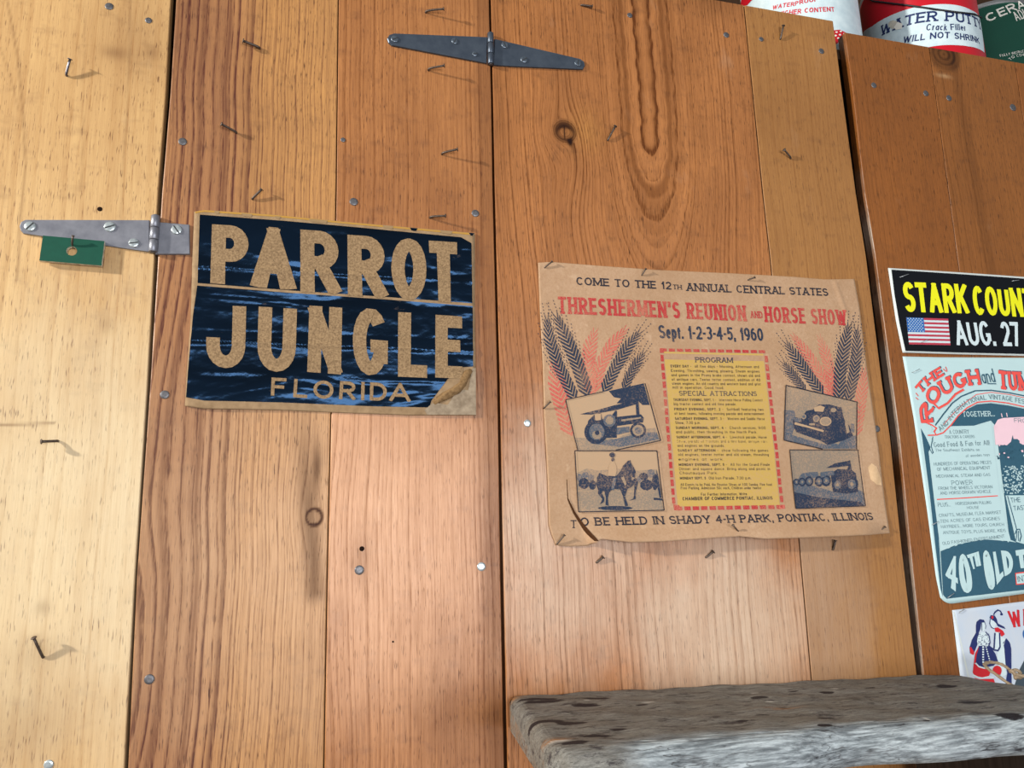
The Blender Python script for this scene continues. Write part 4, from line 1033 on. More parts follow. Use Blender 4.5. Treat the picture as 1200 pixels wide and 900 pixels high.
    S.px([(1016, 548), (1020, 543), (1026, 547), (1031, 560), (1032, 569), (1026, 568), (1019, 562)], MAT['t_scuff'], 2, .006)
    S.build('printed_sheet', root)
poster()

# ================================================================== SIGNS ON THE RIGHT DOOR
WHITE = (222, 236, 240)
MAT['s_white'] = simple('white_sign_board', (204, 212, 210), .55, spec=.4, var=.06)
MAT['s_black'] = simple('black_sign_print', (6, 10, 18), .5, spec=.2, var=.1)
MAT['s_yellow'] = simple('bright_yellow_print', (226, 226, 6), .5, var=.03)
MAT['s_pwhite'] = simple('white_print', (200, 216, 220), .5, var=.03)
MAT['s_red'] = simple('flag_red_print', (176, 50, 70), .5, var=.05)
MAT['s_blue'] = simple('flag_blue_print', (24, 96, 170), .5, var=.05)
MAT['r_paper'] = simple('pale_cyan_poster_card', (182, 210, 212), .6, spec=.35, var=.04)
MAT['r_teal'] = simple('dark_teal_print', (44, 88, 108), .6, spec=.35, var=.15, vscale=200)
MAT['r_red'] = simple('coral_red_print', (228, 84, 76), .6, spec=.3, var=.1, vscale=200)
MAT['r_pink'] = simple('pale_pink_print', (232, 198, 208), .6, spec=.3, var=.05)
MAT['r_grey'] = simple('thin_grey_print', (104, 130, 138), .6, spec=.3, var=.2, vscale=300)
MAT['w_paper'] = simple('cool_white_tin', (180, 196, 214), .45, spec=.45, col2=(196, 202, 208), vscale=20)
MAT['w_navy'] = simple('navy_print', (26, 40, 96), .5, spec=.4, var=.1)
MAT['w_red'] = simple('deep_red_print', (196, 28, 40), .5, spec=.4, var=.1)
MAT['w_slate'] = simple('slate_print', (60, 74, 84), .6, spec=.3)
MAT['staple'] = simple('steel_staple', (190, 196, 200), .35, .6)
def flatf(x, z): return .0009 + .0004*math.sin(x*11+2)*math.sin(z*9)
def staples(root, lst, dep=.0028):
    for a, b in lst:
        A, B_ = P3(a, 0), P3(b, 0); A.y = B_.y = -dep-.0006; bm = bmesh.new()
        add_tube(bm, [(A.x, -dep+.0012, A.z), A, B_, (B_.x, -dep+.0012, B_.z)], .00055, 6)
        from_bm('staple', bm, MAT['staple'], root)
def stark():
    root = empty('yard_sign', P3((1140, 415))); tag(root, 'black sign with yellow lettering, AUG. 27 and a striped flag, topmost on the right door', 'sign')
    S = Sheet(flatf, .0012, .0002)
    S.coons([(1040, 314.5), (1120, 319.5), (1200, 325), (1262, 329)], [(1262, 329), (1272, 380), (1280, 418.5)], [(1057, 413.5), (1120, 415.5), (1200, 417.5), (1280, 418.5)], [(1040, 314.5), (1043, 335), (1049, 375), (1057, 413.5)], MAT['s_white'], MAT['s_white'], 60, 30)
    S.px([(1043.5, 316.5), (1120, 321.5), (1200, 327), (1259, 331), (1276, 416.5), (1200, 415.3), (1120, 413.5), (1060, 411.5), (1053, 380), (1047, 345)], MAT['s_black'], 1)
    S.text('STARK', (1059.5, 366), (1134.5, 368), 35, MAT['s_yellow'], 2, .27, 0, .07, .06)
    S.text('COUNTY', (1140.5, 369.5), (1226, 373), 34, MAT['s_yellow'], 2, .27, 0, .07, .06)
    fl = [(1060.5, 372.5), (1109.5, 374), (1112.3, 405), (1064, 404)]
    S.px(fl, MAT['s_pwhite'], 2)
    def fp(u, v): return lerp(lerp(fl[0], fl[1], u), lerp(fl[3], fl[2], u), v)
    for i in range(0, 13, 2):
        S.px([fp(0, i/13), fp(1, i/13), fp(1, (i+1)/13), fp(0, (i+1)/13)], MAT['s_red'], 3)
    S.px([fp(0, 0), fp(.41, 0), fp(.41, 7/13), fp(0, 7/13)], MAT['s_blue'], 4)
    for r in range(9):
        for c in range(6 if r % 2 == 0 else 5):
            u, v = (.035 + (c+(0 if r % 2 == 0 else .5))*.066), (.035+r*.058)
            S.px([fp(u-.018, v), fp(u, v-.022), fp(u+.018, v), fp(u, v+.022)], MAT['s_pwhite'], 5)
    S.text('AUG. 27', (1120, 405), (1196, 406.3), 29, MAT['s_pwhite'], 2, .22, 0, .08)
    S.build('printed_board', root)
    staples(root, [((1053, 325.5), (1063, 322)), ((1184.5, 330), (1192, 329)), ((1077, 402), (1086, 398))], .0030)
stark()
def rough():
    root = empty('event_poster', P3((1150, 700))); tag(root, 'pale blue and teal poster with coral arched lettering, between two signs', 'poster')
    S = Sheet(flatf, .0010, .0002); T, R, G_, PK, P_ = MAT['r_teal'], MAT['r_red'], MAT['r_grey'], MAT['r_pink'], MAT['r_paper']
    S.coons([(1057, 418), (1100, 419), (1200, 419.5), (1262, 420)], [(1262, 420), (1290, 560), (1315, 682)], [(1101, 700), (1106, 705.5), (1113, 707.5), (1200, 695.5), (1315, 682)], [(1057, 418), (1070, 490), (1086, 600), (1096, 676), (1101, 700)], P_, MAT['s_white'], 60, 60)
    o = (1040, 410); s = 7.5; q = lambda pts: Z(*o, pts, s)
    # teal ground behind the torn-paper panels
    S.px(q([(285, 690), (330, 770), (385, 890)]) + [(1091.5, 520), (1103, 680), (1096, 640), (1088, 570)][:1] + [(1103.5, 699), (1101, 690), (1095, 640), (1088.5, 580), (1081, 523)], T, 1)
    S.px(q([(540, 672), (600, 600), (680, 530), (780, 480), (900, 470), (1050, 490), (1200, 520)]) + [(1240, 484), (1262, 640), (1200, 640), (1182, 632), (1166, 500), (1160, 493), (1140, 499)], T, 1)
    S.px([(1101, 646), (1120, 638), (1150, 632), (1180, 634), (1200, 637.5), (1268, 640), (1280, 680), (1200, 691), (1108, 701.5), (1104, 697)], T, 2)
    # left torn-paper panel
    S.px(q([(545, 675), (750, 668), (840, 650), (900, 625), (912, 700)]) + [(1163, 520), (1172, 590), (1184, 636), (1160, 631.5), (1130, 636), (1101, 645.5), (1094, 590), (1087, 530)] + q([(395, 800), (380, 700)]), P_, 2)
    S.stroke(q([(390, 765), (375, 850), (392, 905), (385, 915), (350, 850)]), .8, T, 3)
    # banner
    S.px(q([(420, 650), (480, 570), (560, 470), (640, 410), (760, 362), (900, 358), (1060, 380), (1200, 408), (1330, 430), (1330, 550), (1200, 515), (1050, 482), (900, 462), (780, 470), (690, 510), (610, 580), (550, 660), (470, 730), (400, 755), (345, 752), (400, 715), (370, 665)]), P_, 3)
    S.stroke(q([(410, 665), (480, 570), (560, 470), (640, 410), (760, 362), (900, 358), (1060, 380), (1200, 408), (1330, 430)]), 1.3, T, 4)
    S.stroke(q([(345, 752), (420, 750), (480, 730), (550, 660), (610, 580), (690, 510), (780, 462), (900, 452), (1050, 470), (1200, 505), (1330, 540)]), 1.2, R, 4)
    S.stroke(q([(480, 660), (560, 570), (640, 490), (770, 395), (900, 375), (1060, 395), (1200, 425), (1330, 448)]), .7, R, 4)
    S.stroke(q([(330, 640), (385, 665), (420, 690), (400, 720), (415, 745)]), 1.4, R, 4)
    S.arctext('AND INTERNATIONAL VINTAGE FESTIVAL', q([(455, 720), (520, 660), (590, 570), (680, 490), (780, 450), (900, 435), (1050, 450), (1200, 480), (1330, 510)]), 6, 5.5, G_, 5, .13, 0, .18)
    # red arched headings, teal shadow behind
    for m, l, dx in ((T, 2, 1.0), (R, 3, 0)):
        qq = lambda pts: [(a[0]+dx, a[1]-dx*.9) for a in q(pts)]
        S.arctext('THE', qq([(285, 395), (340, 330), (400, 280), (490, 225)]), 11.5, 11, m, l, .24, .9, .16)
        S.arctext('ROUGH', qq([(395, 640), (380, 560), (440, 440), (560, 370), (690, 320), (815, 310)]), 17.5, 18.5, m, l, .22, .9, .12)
        S.arctext('TUMBLE', qq([(975, 345), (1060, 358), (1200, 365), (1330, 385), (1480, 420)]), 22, 23, m, l, .25, .9, .12)
    S.stroke(q([(395, 470), (440, 515), (520, 470), (590, 390), (660, 350)]), 2.2, R, 3)
    S.text('and', q([(830, 300)])[0], q([(942, 285)])[0], 16, T, 3, .12, 0, .12)
    S.stroke(q([(870, 300), (945, 300)]), .9, T, 3)
    for a, b in (((480, 170), (510, 195)), ((500, 150), (515, 190)), ((240, 380), (262, 408)), ((240, 420), (262, 440))): S.stroke(q([a, b]), .9, R, 3)
    S.text('TOGETHER...', q([(655, 590)])[0], q([(935, 585)])[0], 6.2, P_, 3, .16, .9)
    lines = [(536, 742, 708, 738, 'A COUNTRY', 5), (495, 780, 758, 775, 'TRACTORS & CAREERS', 3.4), (400, 858, 890, 838, 'Good Food & Fun for All!', 6), (412, 895, 800, 890, 'The Southeast Exhibits on', 3.3)]
    for x0, y0, x1, y1, t, h in lines: S.text(t, q([(x0, y0)])[0], q([(x1, y1)])[0], h, G_, 3, .12, 0, .16)
    o2 = (1040, 500); q2 = lambda pts: Z(*o2, pts, s)
    for x0, y0, x1, y1, t, h in [(680, 270, 890, 258, 'of wooden toys', 3.3), (400, 345, 905, 328, 'HUNDREDS OF OPERATING PIECES', 4), (428, 390, 895, 375, 'OF MECHANICAL EQUIPMENT', 4), (420, 450, 895, 435, 'MECHANICAL STEAM AND GAS', 3.6), (555, 515, 742, 508, 'POWER', 5.4), (440, 558, 915, 542, 'FROM THE WHEELS VICTORIAN', 3.8), (455, 600, 900, 582, 'AND HORSE-DRAWN VEHICLE', 3.8), (435, 705, 545, 700, 'PLUS...', 5), (590, 690, 905, 678, 'HORSEDRAWN PULLING', 3.6), (690, 725, 795, 722, 'HOUSE', 3.4), (445, 795, 990, 765, 'CRAFTS, MUSEUM, FLEA MARKET', 3.8), (455, 845, 980, 820, 'TEN ACRES OF GAS ENGINES', 3.8), (462, 893, 1015, 872, 'HAYRIDES... MORE TOURS, CHURCH', 3.8), (480, 945, 1030, 925, 'ANTIQUE TOYS, PLUS MORE, KIDS', 3.8), (475, 1040, 1020, 975, 'OLD FASHIONED ENTERTAINMENT', 3.8)]:
        S.text(t, q2([(x0, y0)])[0], q2([(x1, y1)])[0], h, G_, 3, .11, 0, .16)
    S.stroke(q2([(425, 640), (620, 630), (960, 608)]), 1.0, R, 3)
    # pink sky with trees and crowd
    S.px(q2([(925, 0), (960, -60), (1010, -75), (1200, -85), (1500, -70), (1500, 140), (1180, 160), (1110, 120), (1080, 130), (1040, 165), (940, 160)]), PK, 2)
    for a, b in (((960, 20), (948, 50)), ((955, 0), (940, 30)), ((990, -115), (998, -80)), ((1035, -120), (1042, -85)), ((935, -10), (928, 15))): S.stroke(q2([a, b]), 1.0, PK, 3)
    S.text('FROM', q2([(1105, -35)])[0], q2([(1260, -30)])[0], 5, G_, 3, .12)
    S.px(q2([(1075, 135), (1090, 75), (1098, 110), (1130, 110), (1150, 125), (1150, 150), (1080, 160)]), T, 3)
    rr = random.Random(3)
    for _ in range(70):
        x, y = rr.uniform(950, 1480), rr.uniform(150, 300)
        S.px(q2(circ((x, y), rr.uniform(5, 12), rr.uniform(5, 12), 6)), PK if rr.random() < .35 and y < 290 else T, 4)
    S.px(q2([(985, 345), (1090, 340), (1500, 330), (1500, 600), (1020, 605)]), T, 3)
    for _ in range(320):
        x, y = rr.uniform(1000, 1480), rr.uniform(345, 590)
        S.px(q2(circ((x, y), rr.uniform(4, 9), rr.uniform(4, 9), 6)), P_, 4)
    S.px(q2([(1180, 250), (1260, 235), (1260, 275), (1190, 270)]), P_, 4)
    # right torn-paper panel
    S.px(q2([(1028, 605), (1500, 600), (1500, 1030), (1215, 1040), (1120, 1010)]), P_, 3)
    S.stroke(q2([(1045, 610), (1125, 905)]), 1.0, T, 4); S.stroke(q2([(1110, 945), (1125, 905), (1150, 900), (1165, 960), (1150, 1010)]), 1.1, T, 4); S.stroke(q2([(1128, 920), (1120, 1000)]), .8, T, 4); S.stroke(q2([(1140, 915), (1140, 1005)]), .8, T, 4)
    S.text('THE', q2([(1075, 668)])[0], q2([(1160, 662)])[0], 5.5, T, 4, .12); S.text('TASTE', q2([(1100, 738)])[0], q2([(1240, 728)])[0], 5.5, T, 4, .12)
    # foot lettering
    o3 = (1040, 600); q3 = lambda pts: Z(*o3, pts, s)
    for ch, box, w in (('4', [(540, 390), (600, 385), (610, 715), (485, 620)], 4.5), ('0', [(605, 372), (690, 365), (755, 705), (630, 715)], 6), ('T', [(685, 378), (745, 360), (765, 495), (735, 505)], 3), ('H', [(745, 360), (790, 345), (812, 470), (770, 480)], 3),
                       ('O', [(815, 345), (885, 330), (950, 670), (865, 690)], 5.5), ('L', [(915, 350), (960, 345), (1012, 560), (950, 640)], 5), ('D', [(985, 338), (1080, 345), (1100, 520), (1020, 565)], 5), ('T', [(1112, 338), (1195, 325), (1210, 490), (1140, 496)], 5), ('H', [(1205, 325), (1290, 320), (1300, 480), (1215, 488)], 5)):
        S.letter(ch, q3(box), P_, 4, w)
    S.px(q3([(1110, 535), (1330, 505), (1335, 620), (1118, 640)]), R, 4); S.px(q3([(1117, 544), (1330, 515), (1335, 608), (1125, 630)]), P_, 5); S.text('INT', q3([(1133, 615)])[0], q3([(1215, 605)])[0], 7, G_, 6, .13)
    S.build('printed_card', root)
    staples(root, [((1067.5, 437), (1076, 433)), ((1091, 615), (1098, 611)), ((1109, 700), (1116, 695))])
rough()
def wsign():
    root = empty('tin_sign', P3((1150, 790))); tag(root, 'white sign with a red and navy couple and red W, behind the bench', 'sign')
    S = Sheet(flatf, .0010, .0002); N, R, WH, SL = MAT['w_navy'], MAT['w_red'], MAT['s_pwhite'], MAT['w_slate']
    S.coons([(1115, 715), (1200, 704.5), (1300, 692)], [(1300, 692), (1325, 800), (1345, 890)], [(1136, 850), (1200, 850), (1345, 890)], [(1115, 715), (1124, 790), (1136, 850)], MAT['w_paper'], MAT['s_white'], 40, 30)
    o = (1060, 690); s = 1200/140; q = lambda p: Z(*o, p, s)
    # woman: hair, shawl, blouse, skirt
    S.px(q([(705, 370), (712, 330), (745, 303), (785, 310), (800, 340), (770, 335), (758, 350), (752, 400), (735, 440), (725, 500), (720, 560), (700, 610), (680, 655), (645, 645), (640, 590), (665, 510), (705, 440)]), N, 1)
    S.px(q([(640, 590), (655, 580), (690, 640), (678, 662), (650, 650)]), R, 2)
    S.px(q([(762, 340), (790, 335), (803, 365), (800, 395), (785, 425), (760, 420)]), WH, 2); S.stroke(q([(762, 345), (765, 420)]), .6, N, 3); S.stroke(q([(790, 335), (803, 368), (798, 400)]), .6, N, 3)
    S.px(q([(725, 470), (760, 435), (815, 430), (835, 470), (845, 530), (830, 575), (770, 565), (735, 575), (715, 530)]), WH, 2)
    rr = random.Random(5)
    for _ in range(40):
        x, y = rr.uniform(730, 835), rr.uniform(450, 560); S.px(q(circ((x, y), 5, 4, 6)), N, 3)
    S.stroke(q([(800, 430), (835, 470), (845, 535), (830, 575)]), 1.2, N, 3)
    S.px(q([(735, 570), (830, 565), (870, 610), (900, 650), (925, 725), (880, 770), (790, 790), (720, 770), (690, 730), (695, 660)]), N, 2)
    S.px(q([(735, 575), (695, 650), (682, 740), (700, 745), (710, 660)]), R, 3)
    S.px(q([(682, 740), (720, 775), (790, 795), (830, 780), (850, 830), (830, 880), (760, 885), (690, 870), (670, 840)]), R, 3)
    S.stroke(q([(700, 742), (730, 778), (790, 795), (830, 785)]), 1.3, WH, 4); S.stroke(q([(670, 860), (720, 885), (760, 895), (830, 880), (880, 890)]), 1.3, WH, 4)
    for k in range(7):
        S.px(q([(765, 575+k*25), (783, 575+k*25), (783, 590+k*25), (765, 590+k*25)]), WH, 4); S.px(q([(795+k*6, 575+k*23), (808+k*6, 575+k*23), (812+k*6, 588+k*23), (800+k*6, 588+k*23)]), WH, 4)
    S.px(q([(690, 890), (740, 905), (880, 900), (900, 960), (700, 980)]), R, 3)
    # man: hat with feather, face, kerchief, sleeves, trousers
    S.px(q([(840, 290), (855, 262), (895, 268), (915, 300), (925, 345), (990, 380), (1003, 402), (975, 395), (925, 375), (905, 340), (880, 320)]), N, 1)
    S.stroke(q([(882, 262), (895, 235), (925, 212), (950, 222), (965, 250)]), 1.3, N, 2); S.px(q(circ((962, 255), 14, 12, 10)), N, 2); S.px(q(circ((870, 285), 12, 16, 8)), R, 2)
    S.px(q([(848, 310), (885, 322), (910, 350), (895, 390), (870, 395), (848, 375)]), WH, 2); S.stroke(q([(848, 300), (842, 350), (860, 385), (885, 400)]), .8, N, 3)
    S.px(q([(890, 392), (925, 385), (975, 420), (995, 455), (960, 480), (930, 435), (900, 430)]), R, 2)
    S.px(q([(890, 440), (940, 430), (960, 480), (1000, 500), (985, 560), (955, 600), (930, 612), (890, 605)]), WH, 2); S.stroke(q([(895, 440), (885, 600)]), 1.6, N, 3); S.stroke(q([(940, 440), (945, 580), (925, 618), (885, 612), (830, 570)]), 1.5, N, 3)
    S.px(q([(975, 540), (1010, 495), (1045, 540), (1058, 600), (1060, 780), (1050, 860), (1020, 860), (1000, 740), (990, 600)]), N, 2)
    S.px(q([(925, 600), (985, 560), (1000, 740), (1010, 860), (960, 880), (915, 720)]), WH, 1)
    S.px(q([(1015, 850), (1060, 850), (1062, 960), (1000, 960)]), N, 2)
    S.px(q(circ((915, 820), 46, 52, 14)), R, 3)
    S.text('WAGON', (1183.5, 735.5), (1240, 728), 20, R, 2, .22, 0, .1, -.06)
    S.text('CENTER', (1198.5, 752), (1262, 742), 15, MAT['s_blue'], 2, .24, 0, .1)
    S.px(q([(1140, 810), (1200, 690), (1400, 600), (1400, 1000), (1080, 1000)]), SL, 2)
    S.px(q([(478, 230), (492, 228), (640, 880), (625, 900)]), MAT['s_white'], 1)
    S.build('printed_plate', root)
    staples(root, [((1122, 718), (1128, 714))])
wsign()

# ================================================================== WEATHERED BENCH
def mk_bench():
    m = NT('weathered_grey_plank'); st = m.attr('stain'); wr = m.attr('wear_light')
    a = m.math('ADD', m.math('MULTIPLY', m.noise(m.coords((.12, 1, 1)), 330, 4, .7), .55), m.math('MULTIPLY', m.noise(m.coords((.2, 1, 1), (1, 4, 2)), 1000, 3, .7), .45)); a2 = m.noise(m.coords((.16, 1, 1), (5, 0, 0)), 110, 4, .65)
    b = m.noise(m.coords((.5, 1, 1)), 22, 4, .65); d = m.noise(m.coords((.40, 1, 1), (3, 1, 0)), 85, 6, .75); g = m.noise(m.coords((.8, 1, 1)), 420, 3, .7)
    col = m.mix(m.remap(a, .35, .66), lin((150, 149, 143)), lin((62, 61, 59)))
    col = m.mix(m.remap(a2, .45, .68, 0, .6), col, lin((86, 83, 78)))
    col = m.mix(m.remap(b, .42, .62, 0, .5), col, lin((106, 100, 90)))
    fb = m.noise(m.coords((.045, 1, 1), (6, 2, 3)), 300, 4, .65)
    wf = m.mix(m.remap(m.math('ADD', m.math('MULTIPLY', fb, .7), m.math('MULTIPLY', a, .3)), .38, .62), lin((186, 196, 200)), lin((92, 100, 104)))
    wf = m.mix(m.remap(a2, .48, .64, 0, .8), wf, lin((88, 94, 98)))
    wmask = m.remap(m.math('ADD', wr, m.math('MULTIPLY', m.math('SUBTRACT', b, .5), 1.2)), .25, .8)
    col = m.mix(wmask, col, wf)
    col = m.mix(m.math('MULTIPLY', m.remap(d, .545, .62, 0, .8), m.math('SUBTRACT', 1.0, m.math('MULTIPLY', wmask, .75))), col, lin((46, 40, 44)))
    cr = m.noise(m.coords((.07, 1, 1), (2, 7, 1)), 60, 4, .6, dist=.3); crk = m.remap(m.math('ABSOLUTE', m.math('SUBTRACT', cr, .5)), .0, .014, .85, 0)
    col = m.mix(m.math('MULTIPLY', crk, m.remap(b, .4, .55)), col, lin((40, 34, 34)))
    col = m.mix(m.remap(g, .72, .76, 0, .7), col, lin((206, 204, 196)))
    col = m.mix(m.remap(m.math('ADD', st, m.math('ADD', m.math('MULTIPLY', m.math('SUBTRACT', a2, .5), 1.3), m.math('MULTIPLY', m.math('SUBTRACT', d, .5), 1.4))), .26, .46), col, lin((30, 26, 31)))
    col = m.mix(m.attr('lite'), col, lin((214, 214, 208)))
    col = m.mix(m.math('MULTIPLY', m.attr('ochre'), m.remap(a2, .42, .6)), col, lin((150, 98, 40)))
    m.l(col, m.b.inputs['Base Color']); m.b.inputs['Roughness'].default_value = .72; m.b.inputs['Specular IOR Level'].default_value = .3
    hh = m.math('ADD', m.math('MULTIPLY', a, -1.0), m.math('MULTIPLY', m.math('ADD', d, a2), -.6))
    m.l(m.bump(hh, .8, .0016), m.b.inputs['Normal'])
    return m.m
MAT['bench'] = mk_bench()
MAT['bench_leg'] = simple('grey_leg_wood', (92, 84, 76), .8, spec=.2, col2=(64, 58, 52), vscale=30, stretch=(6, 6, .5))
def bench():
    z0, sl = HC-.2098, -.0369
    root = empty('plank_bench', (0.6, -.12, 0)); tag(root, 'weathered grey plank bench with paint spots, standing against the lower right of the doors', 'bench')
    # outline of the top, back edge to front edge, for stations along x
    xs = np.concatenate([np.array([0, .0012, .003, .0055, .009, .013, .018]), np.linspace(.022, .978, 400), np.array([.982, .987, .991, .9945, .997, .9988, 1.0])]); TH = .040
    prof = []   # (depth fraction, height) round the section: back bottom -> back top -> front top (bullnose) -> front bottom
    def section(u):
        xl_b, xl_f = .2535, .234
        yb = -.0015 if u < .93 else -.0015 - .17*((u-.93)/.07)**1.6
        yf = -.262 - .006*math.sin(u*9) - .004*math.sin(u*23)
        if u < .03: yf += .022*(1-u/.03)**2
        if u < .020: yb -= .013*(1-math.sqrt(max(0, 1-(1-u/.020)**2)))
        if u > .95: yf += .03*((u-.95)/.05)**2
        return yb, yf
    me = bpy.data.meshes.new('seat_plank'); V, F, SV, WV = [], [], [], []
    nu = len(xs)
    ts = [('b', 0.0, -1.0), ('b', 0.0, -.2), ('b', .004, -.03)] + [('t', k/104, 0) for k in range(1, 96)] + [('r', a, 0) for a in np.linspace(0, 1, 9)] + [('u', .9, -1)]
    spots = [((688, 826), .022, .007), ((640, 846), .028, .009), ((668, 847), .022, .010), ((630, 820), .03, .007), ((700, 818), .02, .005), ((676, 871), .016, .007), ((700, 862), .02, .006), ((752, 826), .012, .004), ((770, 880), .006, .004), ((882, 884), .010, .006), ((725, 855), .012, .004), ((893, 838), .012, .004), ((870, 845), .006, .004), ((967, 841), .010, .003), ((966, 850), .010, .004), ((969, 811), .013, .006), ((890, 818), .014, .006), ((950, 815), .006, .003), ((1110, 804), .02, .008), ((1140, 823), .03, .01), ((1180, 838), .02, .01), ((1020, 805), .010, .004), ((1085, 844), .004, .003), ((1052, 866), .003, .002), ((638, 822), .03, .006), ((930, 810), .01, .004)]
    sp = []
    for p, a, b in spots:
        d = ray(p); t = z0-HC; t = (z0-HC)/(d[2]-sl*d[0]); sp.append((d[0]*t, d[1]*t-1, a, b))
    def onb(p):
        d = ray(p); t = (z0-HC)/(d[2]-sl*d[0]); return d[0]*t, d[1]*t-1
    lites = [(*onb(p), 0, 0, a, b) for p, a, b in (((760, 823), .009, .0025), ((884, 812), .006, .002), ((902, 822), .006, .002), ((978, 807), .006, .002), ((618, 853), .004, .008), ((688, 821), .004, .0015), ((655, 868), .012, .004), ((632, 893), .003, .003), ((1086, 842), .003, .004))]
    ochres = [(*onb(p), a, b) for p, a, b in (((650, 866), .016, .006), ((604, 817), .010, .008), ((915, 830), .03, .006))]
    LV, OV = [], []
    for u in xs:
        yb, yf = section(u)
        for kind, k, hh in ts:
            if kind == 'b': y, zz = yb - k, hh*TH
            elif kind == 't': y, zz = yb + (yf+.022-yb)*(k*104/96), 0
            elif kind == 'r':
                a = k*math.pi*.5; y, zz = yf + .022 - .022*math.sin(a), -.030*(1-math.cos(a))
            else: y, zz = yf + .004, -TH
            fr = (y-yb)/(yf-yb)
            xl, xr = .2535 + (.232-.2535)*fr, 1.01 - .03*fr
            x = xl + (xr-xl)*u; z = z0 + sl*x + zz
            e = min(u, 1-u)/.020
            if e < 1 and (kind in 'tr' or (kind == 'b' and hh > -.5)): z -= .014*(1-math.sqrt(max(0, 1-(1-e)**2)))*(1 if kind in 'tr' else .5)
            if kind == 't': z += .0007*math.sin(x*37+y*90) + .0006*math.sin(x*91-y*60)
            st = 0
            for (sx, sy, a, b) in sp: st = max(st, math.exp(-(((x-sx)/a)**2+((y-sy)/b)**2)**2))
            li = max(math.exp(-(((x-sx-ox)/a)**2+((y-sy-oy)/b)**2)**2) for sx, sy, ox, oy, a, b in lites); oc = max(math.exp(-(((x-sx)/a)**2+((y-sy)/b)**2)) for sx, sy, a, b in ochres)
            LV.append(li*.8); OV.append(oc)
            V.append((x, y, z)); SV.append(min(1, st*.8)); WV.append((min(1, max(0, (-.212-y)/.035)) if kind in 'tr' else .5)*min(1, max(.12, (x-.26)/.10)))  # skylight on the front lip and shaded left end put into the colour
    n = len(ts)
    for i in range(nu-1):
        for j in range(n): F.append((i*n+j, i*n+(j+1) % n, (i+1)*n+(j+1) % n, (i+1)*n+j))
    F.append(tuple(range(n-1, -1, -1))); F.append(tuple((nu-1)*n+j for j in range(n)))
    me.from_pydata(V, [], F)
    for nm, arr in (('stain', SV), ('wear_light', WV), ('lite', LV), ('ochre', OV)):
        at = me.attributes.new(nm, 'FLOAT', 'POINT'); at.data.foreach_set('value', np.array(arr, np.float32))
    me.update()
    finish('seat_plank', me, MAT['bench'], root)
    for x in (.36, .88):
        zt = z0 + sl*x - TH
        bm = bmesh.new(); add_box(bm, (x-.02, -.225, 0), (x+.02, -.03, zt+.001)); bmesh.ops.bevel(bm, geom=bm.edges[:], offset=.004, segments=1, affect='EDGES')
        from_bm('leg', bm, MAT['bench_leg'], root)
    bm = bmesh.new(); zt = z0+sl*.62-TH; add_box(bm, (.34, -.14, .30), (.90, -.11, .38)); from_bm('stretcher', bm, MAT['bench_leg'], root)
    # gouges: shaded hollow and bright lip are painted into the plank's colour
    return z0, sl
bz0, bsl = bench()

# twine loop with a knot, lying over the back edge of the bench
def twine():
    MAT['twine'] = simple('grey_brown_twine', (164, 146, 122), .9, spec=.15, col2=(120, 104, 86), vscale=400, stretch=(1, 1, 3), bump=.6, bscale=900)
    root = empty('twine_loop', P3((1180, 800), -.08)); tag(root, 'loop of grey-brown twine with a knot at the right end of the bench', 'twine')
    bm = bmesh.new()
    loop = [(1216, 822, -.10), (1200, 811, -.095), (1182, 801, -.09), (1168, 791, -.08), (1158, 784, -.07), (1154, 779, -.06), (1158, 776.3, -.055), (1166, 776.4, -.055), (1174, 778.5, -.06), (1181, 783, -.068), (1187, 788, -.075), (1194, 791, -.08), (1203, 793, -.085), (1220, 797, -.09)]
    P = [P3(p[:2], p[2]) for p in loop]; fine = []
    for i in range(len(P)-1):
        for t in (0, .25, .5, .75):
            a = P[max(i-1, 0)]; b = P[i]; c = P[i+1]; d = P[min(i+2, len(P)-1)]
            fine.append(0.5*((2*b)+(c-a)*t+(2*a-5*b+4*c-d)*t*t+(3*b-a-3*c+d)*t**3))
    fine.append(P[-1])
    # two laid strands
    for ph in (0, math.pi):
        pts = [p + Vector((math.cos(i*.9+ph)*.0011, math.sin(i*.9+ph)*.0011, math.sin(i*.9+ph)*.0006)) for i, p in enumerate(fine)]
        add_tube(bm, pts, .0019, 7)
    from_bm('strand', bm, MAT['twine'], root, True)
    bm = bmesh.new(); c = P3((1190, 790), -.078)
    pts = [c + Vector((math.cos(t)*.006+.004*math.cos(2*t), math.sin(t)*.004, math.sin(t)*.005+.002*math.sin(3*t))) for t in np.linspace(0, 2*math.pi*1.9, 34)]
    add_tube(bm, pts, .0026, 8); from_bm('knot', bm, MAT['twine'], root, True)
twine()

